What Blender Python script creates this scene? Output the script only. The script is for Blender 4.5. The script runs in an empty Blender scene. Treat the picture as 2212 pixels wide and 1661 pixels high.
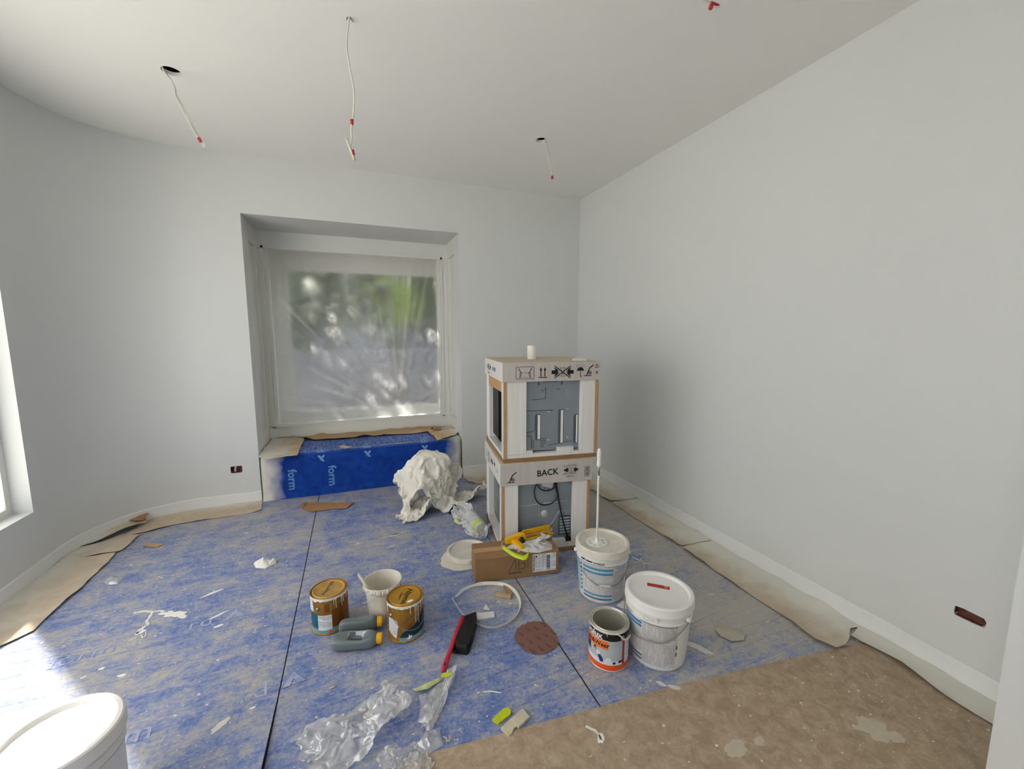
import bpy, bmesh, math, random
from mathutils import Vector, Matrix, noise, geometry
random.seed(7)
PI = math.pi
scene = bpy.context.scene
C = scene.collection

# ------------------------------------------------------------------ camera
cam_data = bpy.data.cameras.new('camera')
cam_data.sensor_fit = 'HORIZONTAL'
cam_data.sensor_width = 36.0
cam_data.lens = 36.0 * 885.5 / 2212.0
cam_data.clip_start = 0.02
cam = bpy.data.objects.new('camera', cam_data)
C.objects.link(cam)
_pit, _yaw, _roll = math.radians(7.047), math.radians(21.106), math.radians(0.0555)
_fw = Vector((math.sin(_yaw) * math.cos(_pit), math.cos(_yaw) * math.cos(_pit), -math.sin(_pit)))
_rt = Vector((math.cos(_yaw), -math.sin(_yaw), 0))
_up = _rt.cross(_fw)
_r2 = _rt * math.cos(_roll) + _up * math.sin(_roll)
_u2 = _up * math.cos(_roll) - _rt * math.sin(_roll)
cam.matrix_world = Matrix(((_r2.x, _u2.x, -_fw.x, 0), (_r2.y, _u2.y, -_fw.y, 0), (_r2.z, _u2.z, -_fw.z, 1.5), (0, 0, 0, 1)))
scene.camera = cam

# ------------------------------------------------------------------ sky, sun, exposure
world = bpy.data.worlds.new('sky')
scene.world = world
world.use_nodes = True
bg = world.node_tree.nodes['Background']
bg.inputs['Color'].default_value = (0.93, 0.965, 1.0, 1)     # bright hazy sky
bg.inputs['Strength'].default_value = 3.3
sun_data = bpy.data.lights.new('sun', 'SUN')
sun_data.energy = 24.0
sun_data.angle = math.radians(2.2)
sun_data.color = (1.0, 0.94, 0.84)
sun = bpy.data.objects.new('sun', sun_data)
C.objects.link(sun)
sun.rotation_euler = Vector((0.5, -0.65, -0.8)).to_track_quat('-Z', 'Y').to_euler()
sun.location = (-3, 6, 6)

def portal(name, loc, normal, w, h):
    """daylight portal in a window opening: guides the sky's light through the opening"""
    d = bpy.data.lights.new(name, 'AREA')
    d.shape = 'RECTANGLE'; d.size = w; d.size_y = h
    d.cycles.is_portal = True
    o = bpy.data.objects.new(name, d)
    C.objects.link(o)
    o.location = loc
    o.rotation_euler = Vector(normal).to_track_quat('-Z', 'Z' if abs(normal[2]) < .5 else 'Y').to_euler()
    return o
portal('portal_left', (-2.13, 1.05, 1.41), (1, 0, 0), 4.55, 2.05)
portal('portal_rear', (0.2, -2.62, 1.5), (0, 1, 0), 1.0, 1.2)  # rear opening is unseen, added for fill

vs = scene.view_settings
vs.view_transform = 'Standard'
vs.look = 'None'
vs.gamma = 1.0
vs.use_curve_mapping = False
vs.exposure = -0.24
scene.cycles.max_bounces = 8
scene.cycles.diffuse_bounces = 5
scene.cycles.adaptive_threshold = 0.05
scene.cycles.transparent_max_bounces = 24
scene.cycles.caustics_reflective = False
scene.cycles.use_denoising = True

# ------------------------------------------------------------------ materials
MATS = {}
def lin(c):
    return tuple(((v / 255) / 12.92 if v / 255 <= .04045 else ((v / 255 + .055) / 1.055) ** 2.4) for v in c)
class NT:
    def __init__(s, m):
        m.use_nodes = True
        s.t = m.node_tree
        s.bsdf = s.t.nodes['Principled BSDF']
        s.out = s.t.nodes['Material Output']
    def n(s, kind, **kw):
        nd = s.t.nodes.new('ShaderNode' + kind)
        for k, v in kw.items():
            if k.startswith('i_'):
                nd.inputs[k[2:]].default_value = v
            else:
                setattr(nd, k, v)
        return nd
    def l(s, a, b):
        s.t.links.new(a, b)
    def ramp(s, fac, stops, interp='LINEAR'):
        r = s.n('ValToRGB')
        r.color_ramp.interpolation = interp
        e = r.color_ramp.elements
        while len(e) < len(stops): e.new(0.5)
        for i, (p, c) in enumerate(stops):
            e[i].position = p
            e[i].color = (*c, 1) if not isinstance(c, (int, float)) else (c, c, c, 1)
        s.l(fac, r.inputs['Fac'])
        return r
    def mix(s, fac, a, b, blend='MIX'):
        m = s.n('Mix', data_type='RGBA', blend_type=blend)
        for key, v in ((0, fac), (6, a), (7, b)):
            if hasattr(v, 'links') or hasattr(v, 'is_linked'):
                s.l(v, m.inputs[key])
            else:
                m.inputs[key].default_value = v if key == 0 else (*v, 1)
        return m.outputs[2]
    def math(s, op, a, b=0.0):
        m = s.n('Math', operation=op)
        for i, v in enumerate((a, b)):
            if hasattr(v, 'is_linked'): s.l(v, m.inputs[i])
            else: m.inputs[i].default_value = v
        return m.outputs[0]
    def noise(s, scale, detail=4, rough=.55, dist=0.0, co=None, stretch=None):
        if co is None: co = s.n('TexCoord').outputs['Object']
        if stretch:
            mp = s.n('Mapping'); s.l(co, mp.inputs['Vector']); mp.inputs['Scale'].default_value = stretch
            co = mp.outputs[0]
        n = s.n('TexNoise', i_Scale=scale, i_Detail=detail, i_Roughness=rough, i_Distortion=dist)
        s.l(co, n.inputs['Vector'])
        return n.outputs['Fac']
    def bump(s, h, strength=.2, dist=.01):
        b = s.n('Bump', i_Strength=strength, i_Distance=dist)
        s.l(h, b.inputs['Height'])
        s.l(b.outputs[0], s.bsdf.inputs['Normal'])

def mat(name, col, rough=.6, metal=0.0, var=.08, vscale=12.0, bump=0.0, bscale=60.0, spec=.5, col2=None, lo=.35, hi=.7, stretch=None):
    """a procedural surface: base colour broken up by noise, optional fine bump"""
    if name in MATS: return MATS[name]
    m = bpy.data.materials.new(name)
    t = NT(m)
    t.bsdf.inputs['Roughness'].default_value = rough
    t.bsdf.inputs['Metallic'].default_value = metal
    t.bsdf.inputs['Specular IOR Level'].default_value = spec
    c = lin(col)
    d = lin(col2) if col2 else tuple(v * (1 - var) for v in c)
    f = t.noise(vscale, stretch=stretch)
    r = t.ramp(f, [(lo, c), (hi, d)])
    t.l(r.outputs[0], t.bsdf.inputs['Base Color'])
    if bump: t.bump(t.noise(bscale, stretch=stretch), bump, .004)
    MATS[name] = m
    return m

# plain ones
mat('wall_paint', (218, 220, 219), .55, var=.012, vscale=1.5, bump=.03, bscale=300, spec=.25)
mat('ceiling_paint', (236, 236, 231), .7, var=.012, vscale=1.5, bump=.02, bscale=300, spec=.2)
mat('trim_paint', (232, 234, 233), .4, var=.012, vscale=3, spec=.4)
mat('frame_paint', (226, 227, 222), .4, var=.02, vscale=4)
mat('white_plastic', (232, 231, 228), .35, var=.05, vscale=9)
mat('old_white_plastic', (224, 219, 208), .4, var=.10, vscale=14, col2=(206, 199, 186))
mat('cloth_white', (238, 234, 224), .9, var=.03, vscale=8, bump=.15, bscale=500, spec=.1)
mat('navy_cloth', (30, 38, 84), .85, var=.3, vscale=20, spec=.1)
mat('cable_white', (226, 222, 214), .5)
mat('red_tape', (196, 44, 48), .5)
mat('black_hole', (14, 12, 12), .9)
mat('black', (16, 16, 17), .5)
mat('black_print', (20, 20, 21), .7, var=.2, vscale=60)
mat('grey_print', (122, 122, 124), .8, var=.2, vscale=90)
mat('bristle', (13, 13, 14), .8, var=.5, vscale=80, bump=.6, bscale=220)
mat('brick', (120, 74, 66), .9, var=.4, vscale=50, bump=.5, bscale=90, col2=(74, 34, 30))
mat('kraft', (196, 164, 128), .85, var=.12, vscale=9, bump=.1, bscale=120, spec=.15)
mat('kraft_dark', (176, 136, 98), .85, var=.15, vscale=9, bump=.1, bscale=120, spec=.15)
mat('cardboard', (150, 118, 86), .85, var=.12, vscale=14, bump=.08, bscale=200, spec=.15, stretch=(1, 1, 1))
mat('cardboard_light', (188, 150, 108), .85, var=.10, vscale=14, spec=.15)
mat('carton_white', (214, 211, 206), .5, var=.07, vscale=26, stretch=(1, 1, .06), spec=.4)
mat('foam_white', (230, 228, 225), .6, var=.10, vscale=60, stretch=(1, 1, .05), spec=.3)
mat('carton_shaded', (196, 189, 184), .4, var=.09, vscale=40, stretch=(1, 1, .05))  # lid front: shade on the camera side put into a greyer carton colour
mat('carton_top', (206, 192, 170), .7, var=.14, vscale=12)
mat('steel', (146, 156, 162), .42, metal=.35, var=.12, vscale=7)
mat('steel_edge', (196, 202, 204), .35, metal=.3)
mat('steel_dark', (92, 100, 106), .45, metal=.35)
mat('glass_side', (96, 112, 116), .25, metal=.3)
mat('gold', (196, 146, 40), .3, metal=.55, var=.12, vscale=16)
mat('gold_dull', (202, 166, 96), .4, metal=.35, var=.15, vscale=22, col2=(184, 138, 60))
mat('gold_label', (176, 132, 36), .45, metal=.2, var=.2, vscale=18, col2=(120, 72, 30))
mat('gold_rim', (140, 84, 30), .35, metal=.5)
mat('teal', (18, 96, 118), .45, var=.3, vscale=14)
mat('deep_teal', (10, 52, 66), .45, var=.3, vscale=14)
mat('pale_teal', (122, 160, 158), .5)
mat('paint_white', (236, 234, 228), .45, var=.03)
mat('paint_white_dry', (216, 212, 202), .7, var=.08, vscale=30)
mat('label_white', (224, 224, 226), .6)
mat('grey_plastic', (112, 124, 126), .38, var=.10, vscale=10)
mat('yellow_cap', (240, 184, 22), .4)
mat('gun_yellow', (234, 178, 16), .4, var=.12, vscale=30)
mat('lime', (196, 214, 44), .5, var=.08)
mat('lime_pale', (206, 214, 150), .6, var=.12, vscale=40)
mat('tin_metal', (206, 202, 190), .35, metal=.5, var=.1, vscale=30)
mat('tin_inner', (205, 204, 190), .5, var=.10, vscale=18)
mat('orange', (232, 84, 26), .45)
mat('orange_light', (238, 122, 56), .45)
mat('print_navy', (26, 44, 96), .5)
mat('print_skin', (206, 160, 134), .6)
mat('print_grey', (182, 190, 196), .5, var=.1, vscale=30)
mat('print_red', (166, 40, 36), .5)
mat('blue_band', (74, 148, 182), .5)
mat('blue_band_dark', (30, 108, 148), .5)
mat('blue_pale', (150, 205, 222), .5)
mat('azure_band', (46, 120, 180), .5)
mat('warn_red', (186, 34, 44), .45)
mat('warn_yellow', (236, 196, 40), .5)
mat('wire_metal', (150, 148, 144), .3, metal=.8)
mat('chrome', (214, 214, 212), .2, metal=.9)
mat('brush_red', (196, 28, 56), .45, var=.12, vscale=40)
mat('hoop_plastic', (222, 220, 212), .35)
mat('tube_card', (176, 152, 118), .8, var=.12, vscale=30)
mat('sand_brown', (128, 92, 82), .9, var=.1, vscale=90)
mat('sand_print', (78, 46, 42), .9)
mat('subfloor', (58, 56, 62), .9, var=.2)
mat('stain_pale', (196, 184, 164), .8, var=.12, vscale=30)
mat('beige_board', (206, 196, 172), .7, var=.15, vscale=30, bump=.2, bscale=80)
mat('sponge_lime', (196, 206, 30), .8, var=.2, vscale=60)
mat('plaster', (186, 180, 164), .8, var=.12, vscale=40, bump=.3, bscale=60)
mat('tissue', (238, 234, 228), .8, var=.04)
mat('print_blue', (112, 158, 206), .7, var=.15, vscale=60)
mat('bark', (86, 66, 50), .9, var=.4, vscale=10, bump=.4, bscale=30)
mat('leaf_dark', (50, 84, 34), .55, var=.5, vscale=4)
mat('leaf_sunlit', (150, 176, 40), .55, var=.3, vscale=4)  # sunlit foliage: the sun's brightness is put into the leaf colour
mat('fence_grey', (78, 84, 96), .7, var=.15, vscale=6, stretch=(1, 1, .2))
mat('yard', (120, 100, 86), .9, var=.25, vscale=1.2)
mat('bounce_paving', (208, 204, 196), .9, var=.12, vscale=1.5)  # unseen ground outside, kept pale to bounce daylight up to the ceiling

def plastic_clear(name, white, trans, tint=(238, 240, 240), refr=0.0, refr_rough=.6, transl=.0, rough=.25, shine=.045):
    """thin polythene: part see-through, part milky, with a plastic shine"""
    m = bpy.data.materials.new(name)
    t = NT(m)
    t.t.nodes.remove(t.bsdf)
    dif = t.n('BsdfDiffuse', i_Color=(*lin(tint), 1))
    trl = t.n('BsdfTranslucent', i_Color=(*lin(tint), 1))
    tra = t.n('BsdfTransparent')
    glo = t.n('BsdfGlossy', i_Roughness=rough)
    ref = t.n('BsdfRefraction', i_Roughness=refr_rough, i_IOR=1.25)
    def mx(f, a, b):
        s = t.n('MixShader')
        if hasattr(f, 'is_linked'): t.l(f, s.inputs[0])
        else: s.inputs[0].default_value = f
        t.l(a, s.inputs[1]); t.l(b, s.inputs[2])
        return s.outputs[0]
    body = mx(transl, dif.outputs[0], trl.outputs[0])
    see = mx(refr, tra.outputs[0], ref.outputs[0])
    nz = t.ramp(t.noise(26, 3), [(.3, max(0, trans - .12)), (.7, min(1, trans + .12))]).outputs[0]
    a = mx(nz, body, see)
    lw = t.n('LayerWeight', i_Blend=.5)
    fr = t.math('ADD', t.math('MULTIPLY', t.math('POWER', lw.outputs['Facing'], 4.0), .5), shine)
    t.l(mx(fr, a, glo.outputs[0]), t.out.inputs['Surface'])
    MATS[name] = m
    return m
plastic_clear('film_wrap', 1, .44, tint=(254, 254, 254), transl=.45, rough=.14, shine=.16)
plastic_clear('film_milky', 1, .26, tint=(248, 248, 248), transl=.4, rough=.2)
plastic_clear('film_thin', 1, .86, tint=(250, 250, 252), transl=.4, rough=.15, shine=.08)
plastic_clear('film_window', 1, .80, tint=(240, 242, 242), refr=.96, refr_rough=.52, transl=1.0, rough=.22, shine=.06)
plastic_clear('film_white', 1, .08, tint=(250, 250, 250), transl=.4, rough=.2, shine=.08)
plastic_clear('film_side_window', 1, .46, tint=(246, 247, 248), transl=.9, rough=.3)

def glass_mat():
    m = bpy.data.materials.new('window_glass')
    t = NT(m)
    t.t.nodes.remove(t.bsdf)
    tr = t.n('BsdfTransparent'); gl = t.n('BsdfGlossy', i_Roughness=.02)
    mx = t.n('MixShader', i_Fac=.06)
    t.l(tr.outputs[0], mx.inputs[1]); t.l(gl.outputs[0], mx.inputs[2]); t.l(mx.outputs[0], t.out.inputs['Surface'])
    MATS['window_glass'] = m
glass_mat()

def blue_floor():
    m = bpy.data.materials.new('blue_board')
    t = NT(m)
    co = t.n('TexCoord').outputs['Object']
    big = t.noise(1.6, 5, .6, .6, co)
    mid = t.noise(7, 6, .68, .8, co)
    streak = t.noise(9, 5, .7, .3, co, stretch=(.35, 1.6, 1))
    fine = t.noise(70, 4, .7, 0, co)
    sep = t.n('SeparateXYZ'); t.l(co, sep.inputs[0])
    # traffic dust: heavier towards the doorway side (x) and the back of the room
    gx = t.math('MULTIPLY', t.math('MAXIMUM', t.math('SUBTRACT', sep.outputs[0], .85), 0.0), .17)
    gy = t.math('MULTIPLY', sep.outputs[1], .030)
    a = t.math('ADD', t.math('MULTIPLY', big, .55), t.math('MULTIPLY', mid, .65))
    a = t.math('ADD', a, t.math('MULTIPLY', streak, .35))
    a = t.math('ADD', a, t.math('MULTIPLY', fine, .55))
    a = t.math('ADD', a, t.math('MULTIPLY', t.noise(24, 5, .75, .6, co, stretch=(.6, 1.3, 1)), .45))
    a = t.math('SUBTRACT', a, .375)
    a = t.math('ADD', t.math('ADD', a, gx), gy)
    r = t.ramp(a, [(.80, lin((90, 112, 172))), (.93, lin((124, 138, 180))), (1.0, lin((154, 158, 176))), (1.0, lin((180, 175, 168)))])
    # ramp positions stop at 1: rescale the factor
    sc = t.math('SUBTRACT', a, .10)
    r.inputs['Fac'].links and t.t.links.remove(r.inputs['Fac'].links[0])
    t.l(t.math('MULTIPLY', sc, .86), r.inputs['Fac'])
    for e, pz in zip(r.color_ramp.elements, (.60, .70, .79, .90)): e.position = pz
    # yellowish rubbed patches and white specks of paint
    rub = t.ramp(t.noise(4.3, 6, .75, 1.2, co), [(.60, 0.0), (.72, .40)]).outputs[0]
    col = t.mix(rub, r.outputs[0], lin((190, 184, 172)))
    spk = t.ramp(t.noise(130, 2, .5, 0, co), [(.68, 0.0), (.73, .85)]).outputs[0]
    col = t.mix(spk, col, lin((222, 220, 214)))
    scr = t.ramp(t.noise(16, 3, .6, 2.5, co, stretch=(.25, 1.5, 1)), [(.495, 0.0), (.50, .35), (.505, 0.0)]).outputs[0]
    col = t.mix(scr, col, lin((206, 204, 204)))
    # fold lines, drawn in a darker blue
    mpw = t.n('Mapping'); t.l(co, mpw.inputs['Vector']); mpw.inputs['Rotation'].default_value = (0, 0, -.12)
    wl = t.n('TexWave', wave_type='BANDS', bands_direction='Y', i_Scale=1.7, i_Distortion=1.1, i_Detail=2.0)
    wl.inputs['Detail Scale'].default_value = .6
    t.l(mpw.outputs[0], wl.inputs['Vector'])
    fold = t.ramp(wl.outputs['Fac'], [(.0, .42), (.006, .0)]).outputs[0]
    fold = t.math('MULTIPLY', fold, t.ramp(t.noise(2.2, 3, .6, .3, co), [(.42, 0.0), (.60, 1.0)]).outputs[0])
    col = t.mix(fold, col, lin((74, 88, 140)))
    t.l(col, t.bsdf.inputs['Base Color'])
    t.bsdf.inputs['Roughness'].default_value = .5
    t.bsdf.inputs['Specular IOR Level'].default_value = .35
    w = t.n('TexWave', wave_type='BANDS', bands_direction='Y', i_Scale=3.4, i_Distortion=1.4, i_Detail=2.0)
    t.l(co, w.inputs['Vector'])
    h = t.ramp(w.outputs['Fac'], [(.0, 0.0), (.06, 1.0)]).outputs[0]
    h2 = t.math('ADD', t.math('MULTIPLY', h, .5), t.math('MULTIPLY', t.noise(26, 5, .7, .5, co, stretch=(.5, 1.2, 1)), .9))
    t.bump(h2, .45, .006)
    MATS['blue_board'] = m
blue_floor()

def brown_floor():
    m = bpy.data.materials.new('brown_board')
    t = NT(m)
    co = t.n('TexCoord').outputs['Object']
    a = t.noise(17, 8, .82, .5, co)
    r = t.ramp(a, [(.30, lin((140, 120, 98))), (.5, lin((170, 150, 126))), (.68, lin((190, 172, 150)))])
    scuff = t.ramp(t.noise(1.3, 5, .7, 1.5, co, stretch=(1, 2.2, 1)), [(.64, 0.0), (.78, .5)]).outputs[0]
    col = t.mix(scuff, r.outputs[0], lin((84, 72, 62)))
    spk = t.ramp(t.noise(95, 2, .5, 0, co), [(.71, 0.0), (.76, .6)]).outputs[0]
    col = t.mix(spk, col, lin((206, 200, 188)))
    t.l(col, t.bsdf.inputs['Base Color'])
    t.bsdf.inputs['Roughness'].default_value = .75
    t.bump(t.noise(60, 5, .7, 0, co), .25, .004)
    MATS['brown_board'] = m
brown_floor()

def oversprayed(name, base, axis, edges, soft, base2=None, top_dust=False):
    """kraft or board whose edge next to the sprayed wall carries white paint; edges: [(pos, sign)] along the object axis"""
    m = bpy.data.materials.new(name)
    t = NT(m)
    co = t.n('TexCoord').outputs['Object']
    sep = t.n('SeparateXYZ'); t.l(co, sep.inputs[0])
    v = sep.outputs[axis]
    nz = t.math('MULTIPLY', t.math('SUBTRACT', t.noise(5, 4, .6, .4, co), .5), soft * 1.6)
    f = None
    for pos, sg in edges:
        d = t.math('MULTIPLY', t.math('SUBTRACT', t.math('ADD', v, nz), pos), sg / soft)
        d = t.ramp(t.math('ADD', d, .5), [(0.0, 0.0), (1.0, .93)]).outputs[0]
        f = d if f is None else t.math('MAXIMUM', f, d)
    b = t.ramp(t.noise(9, 6, .7, .6, co), [(.35, lin(base)), (.7, lin(base2 or tuple(int(c * .88) for c in base)))]).outputs[0]
    if top_dust:
        dz = t.ramp(t.math('MULTIPLY', t.math('SUBTRACT', sep.outputs[2], .385), 30.0), [(0.0, 0.0), (1.0, 1.0)]).outputs[0]
        sc_ = t.ramp(t.noise(60, 5, .75, .2, co, stretch=(1, .12, 1)), [(.40, .15), (.62, .75)]).outputs[0]
        b = t.mix(t.math('MULTIPLY', dz, sc_), b, lin((140, 158, 206)))
    t.l(t.mix(f, b, lin((226, 224, 214))), t.bsdf.inputs['Base Color'])
    t.bsdf.inputs['Roughness'].default_value = .75
    t.bsdf.inputs['Specular IOR Level'].default_value = .2
    t.bump(t.noise(70, 4, .6, 0, co), .15, .003)
    MATS[name] = m
    return m
oversprayed('kraft_right', (206, 190, 168), 0, [(2.20, 1)], .18)
oversprayed('kraft_left', (212, 196, 174), 0, [(-1.76, -1)], .24)
oversprayed('kraft_back', (212, 194, 170), 1, [(4.06, 1)], .16)
oversprayed('kraft_seat_left', (200, 168, 124), 0, [(-.60, -1)], .30)
oversprayed('kraft_seat_right', (212, 184, 144), 0, [(.96, 1)], .22)
oversprayed('bench_blue', (8, 50, 140), 0, [(-.70, -1), (.93, 1)], .13, (20, 74, 164), True)

def print_lines(name, bg_col, ink, freq, dens=.5):
    """rows of small print: lines along Z broken up along the run"""
    m = bpy.data.materials.new(name)
    t = NT(m)
    co = t.n('TexCoord').outputs['Object']
    sep = t.n('SeparateXYZ'); t.l(co, sep.inputs[0])
    fr = t.math('FRACT', t.math('MULTIPLY', sep.outputs[2], freq))
    row = t.math('LESS_THAN', fr, dens)
    nz = t.noise(260, 2, .5, 0, co, stretch=(1, 1, .05))
    ink_on = t.math('GREATER_THAN', nz, .42)
    para = t.math('GREATER_THAN', t.noise(34, 1, .5, 0, co, stretch=(.25, .25, 1)), .40)
    f = t.math('MULTIPLY', t.math('MULTIPLY', row, ink_on), para)
    t.l(t.mix(f, lin(bg_col), lin(ink)), t.bsdf.inputs['Base Color'])
    t.bsdf.inputs['Roughness'].default_value = .45
    MATS[name] = m
print_lines('fine_print', (220, 219, 217), (168, 168, 172), 190, .45)
print_lines('fine_print_grey', (212, 211, 210), (156, 156, 160), 230, .5)
print_lines('ticket_print', (226, 226, 228), (120, 122, 128), 130, .35)

# ------------------------------------------------------------------ mesh helpers
def link(o, parent=None):
    C.objects.link(o)
    if parent is not None: o.parent = parent
    return o
def obj(name, bm, m, parent=None, smooth=False, auto=None):
    me = bpy.data.meshes.new(name)
    bmesh.ops.recalc_face_normals(bm, faces=bm.faces[:])
    bm.to_mesh(me); bm.free()
    me.materials.append(MATS[m])
    if smooth:
        me.polygons.foreach_set('use_smooth', [True] * len(me.polygons))
        if auto is not None: me.set_sharp_from_angle(angle=math.radians(auto))
    return link(bpy.data.objects.new(name, me), parent)
def thing(name, label, cat, loc=(0, 0, 0), rz=0.0, group=None):
    o = bpy.data.objects.new(name, None)
    o.empty_display_size = .05
    link(o)
    o.location = loc; o.rotation_euler = (0, 0, rz)
    return tag(o, label, cat, group)
def tag(o, label, cat, group=None):
    o['label'] = label; o['category'] = cat
    if group: o['group'] = group
    return o
def structure(o):
    o['kind'] = 'structure'
    return o
def add_box(bm, x0, x1, y0, y1, z0, z1, bev=0.0, M=None):
    vs = [bm.verts.new(Vector(p) if M is None else M @ Vector(p)) for p in
          ((x0, y0, z0), (x1, y0, z0), (x1, y1, z0), (x0, y1, z0), (x0, y0, z1), (x1, y0, z1), (x1, y1, z1), (x0, y1, z1))]
    fs = [bm.faces.new([vs[i] for i in f]) for f in ((0, 3, 2, 1), (4, 5, 6, 7), (0, 1, 5, 4), (1, 2, 6, 5), (2, 3, 7, 6), (3, 0, 4, 7))]
    if bev:
        es = list({e for f in fs for e in f.edges})
        bmesh.ops.bevel(bm, geom=es, offset=bev, segments=2, profile=.5, affect='EDGES')
    return bm
def box(*a, **k):
    return add_box(bmesh.new(), *a, **k)
def add_lathe(bm, prof, n=48, cx=0, cy=0, z0=0, a0=0.0, a1=2 * PI):
    full = abs(a1 - a0 - 2 * PI) < 1e-6
    k = n if full else n + 1
    rings = []
    for r, z in prof:
        if r < 1e-6:
            rings.append([bm.verts.new((cx, cy, z0 + z))] * k)
        else:
            rings.append([bm.verts.new((cx + r * math.cos(a0 + (a1 - a0) * i / n), cy + r * math.sin(a0 + (a1 - a0) * i / n), z0 + z)) for i in range(k)])
    for a, b in zip(rings, rings[1:]):
        for i in range(n):
            j = (i + 1) % k
            q = []
            for v in (a[i], a[j], b[j], b[i]):
                if v not in q: q.append(v)
            if len(q) > 2:
                try: bm.faces.new(q)
                except ValueError: pass
    return bm
def lathe(prof, n=48, **k):
    return add_lathe(bmesh.new(), prof, n, **k)
def frames(pts):
    T = []
    for i in range(len(pts)):
        a = pts[max(i - 1, 0)]; b = pts[min(i + 1, len(pts) - 1)]
        t = (b - a)
        T.append(t.normalized() if t.length > 1e-9 else Vector((0, 0, 1)))
    u = T[0].orthogonal().normalized()
    out = []
    for t in T:
        u = (u - t * u.dot(t))
        u = u.normalized() if u.length > 1e-6 else t.orthogonal().normalized()
        out.append((u, t.cross(u)))
    return out
def smooth_path(pts, k=6, closed=False):
    """Catmull-Rom through the points"""
    P = [Vector(p) for p in pts]
    out = []
    n = len(P)
    rng = range(n if closed else n - 1)
    for i in rng:
        if closed:
            p0, p1, p2, p3 = P[i - 1], P[i], P[(i + 1) % n], P[(i + 2) % n]
        else:
            p0, p1, p2, p3 = P[max(i - 1, 0)], P[i], P[i + 1], P[min(i + 2, n - 1)]
        for j in range(k):
            t = j / k
            out.append(.5 * ((2 * p1) + (p2 - p0) * t + (2 * p0 - 5 * p1 + 4 * p2 - p3) * t * t + (3 * p1 - p0 - 3 * p2 + p3) * t ** 3))
    if not closed: out.append(P[-1])
    return out
def add_tube(bm, pts, r, n=8, closed=False, caps=True):
    pts = [Vector(p) for p in pts]
    rs = r if isinstance(r, (list, tuple)) else [r] * len(pts)
    fr = frames(pts)
    rings = [[bm.verts.new(p + (u * math.cos(2 * PI * i / n) + v * math.sin(2 * PI * i / n)) * rr) for i in range(n)] for p, rr, (u, v) in zip(pts, rs, fr)]
    pairs = list(zip(rings, rings[1:])) + ([(rings[-1], rings[0])] if closed else [])
    for a, b in pairs:
        for i in range(n):
            bm.faces.new((a[i], a[(i + 1) % n], b[(i + 1) % n], b[i]))
    if caps and not closed:
        bm.faces.new(rings[0][::-1]); bm.faces.new(rings[-1])
    return bm
def tube(pts, r, n=8, **k):
    return add_tube(bmesh.new(), pts, r, n, **k)
def add_prism(bm, poly, z0, z1):
    lo = [bm.verts.new((x, y, z0)) for x, y in poly]
    hi = [bm.verts.new((x, y, z1)) for x, y in poly]
    bm.faces.new(lo[::-1]); bm.faces.new(hi)
    for i in range(len(poly)):
        j = (i + 1) % len(poly)
        bm.faces.new((lo[i], lo[j], hi[j], hi[i]))
    return bm
def add_loft(bm, rings, cap=True):
    R = [[bm.verts.new(p) for p in ring] for ring in rings]
    n = len(R[0])
    for a, b in zip(R, R[1:]):
        for i in range(n):
            bm.faces.new((a[i], a[(i + 1) % n], b[(i + 1) % n], b[i]))
    if cap:
        bm.faces.new(R[0][::-1]); bm.faces.new(R[-1])
    return bm
def holed_slab(outer, holes, depth):
    """a flat slab (in XY, extruded +Z by depth) with real openings"""
    def cdt():
        vs, fs = [], []
        for poly in [outer] + holes:
            b = len(vs)
            vs.extend(Vector(p) for p in poly)
            fs.append(list(range(b, b + len(poly))))
        edges = []
        for f in fs:
            edges += [(f[i], f[(i + 1) % len(f)]) for i in range(len(f))]
        return geometry.delaunay_2d_cdt(vs, edges, [], 2, 1e-5)
    v, e, f, *_ = cdt()
    bm = bmesh.new()
    lo = [bm.verts.new((p.x, p.y, 0)) for p in v]
    hi = [bm.verts.new((p.x, p.y, depth)) for p in v]
    def inside(pt, poly):
        r = False
        for i in range(len(poly)):
            (x1, y1), (x2, y2) = poly[i], poly[i - 1]
            if (y1 > pt[1]) != (y2 > pt[1]) and pt[0] < (x2 - x1) * (pt[1] - y1) / (y2 - y1) + x1: r = not r
        return r
    cnt = {}
    for t in f:
        c = sum((v[i] for i in t), Vector((0, 0))) / len(t)
        if not inside(c, outer) or any(inside(c, h) for h in holes): continue
        bm.faces.new([lo[i] for i in t][::-1]); bm.faces.new([hi[i] for i in t])
        for i in range(len(t)):
            k = tuple(sorted((t[i], t[(i + 1) % len(t)])))
            cnt[k] = cnt.get(k, 0) + 1
    for (i, j), n in cnt.items():
        if n == 1: bm.faces.new((lo[i], lo[j], hi[j], hi[i]))
    return bm
def xf(bm, M):
    bmesh.ops.transform(bm, matrix=M, verts=bm.verts[:])
    return bm
def circle(cx, cy, r, n=28):
    return [(cx + r * math.cos(2 * PI * i / n), cy + r * math.sin(2 * PI * i / n)) for i in range(n)]
def rect(x0, x1, y0, y1):
    return [(x0, y0), (x1, y0), (x1, y1), (x0, y1)]

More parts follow.
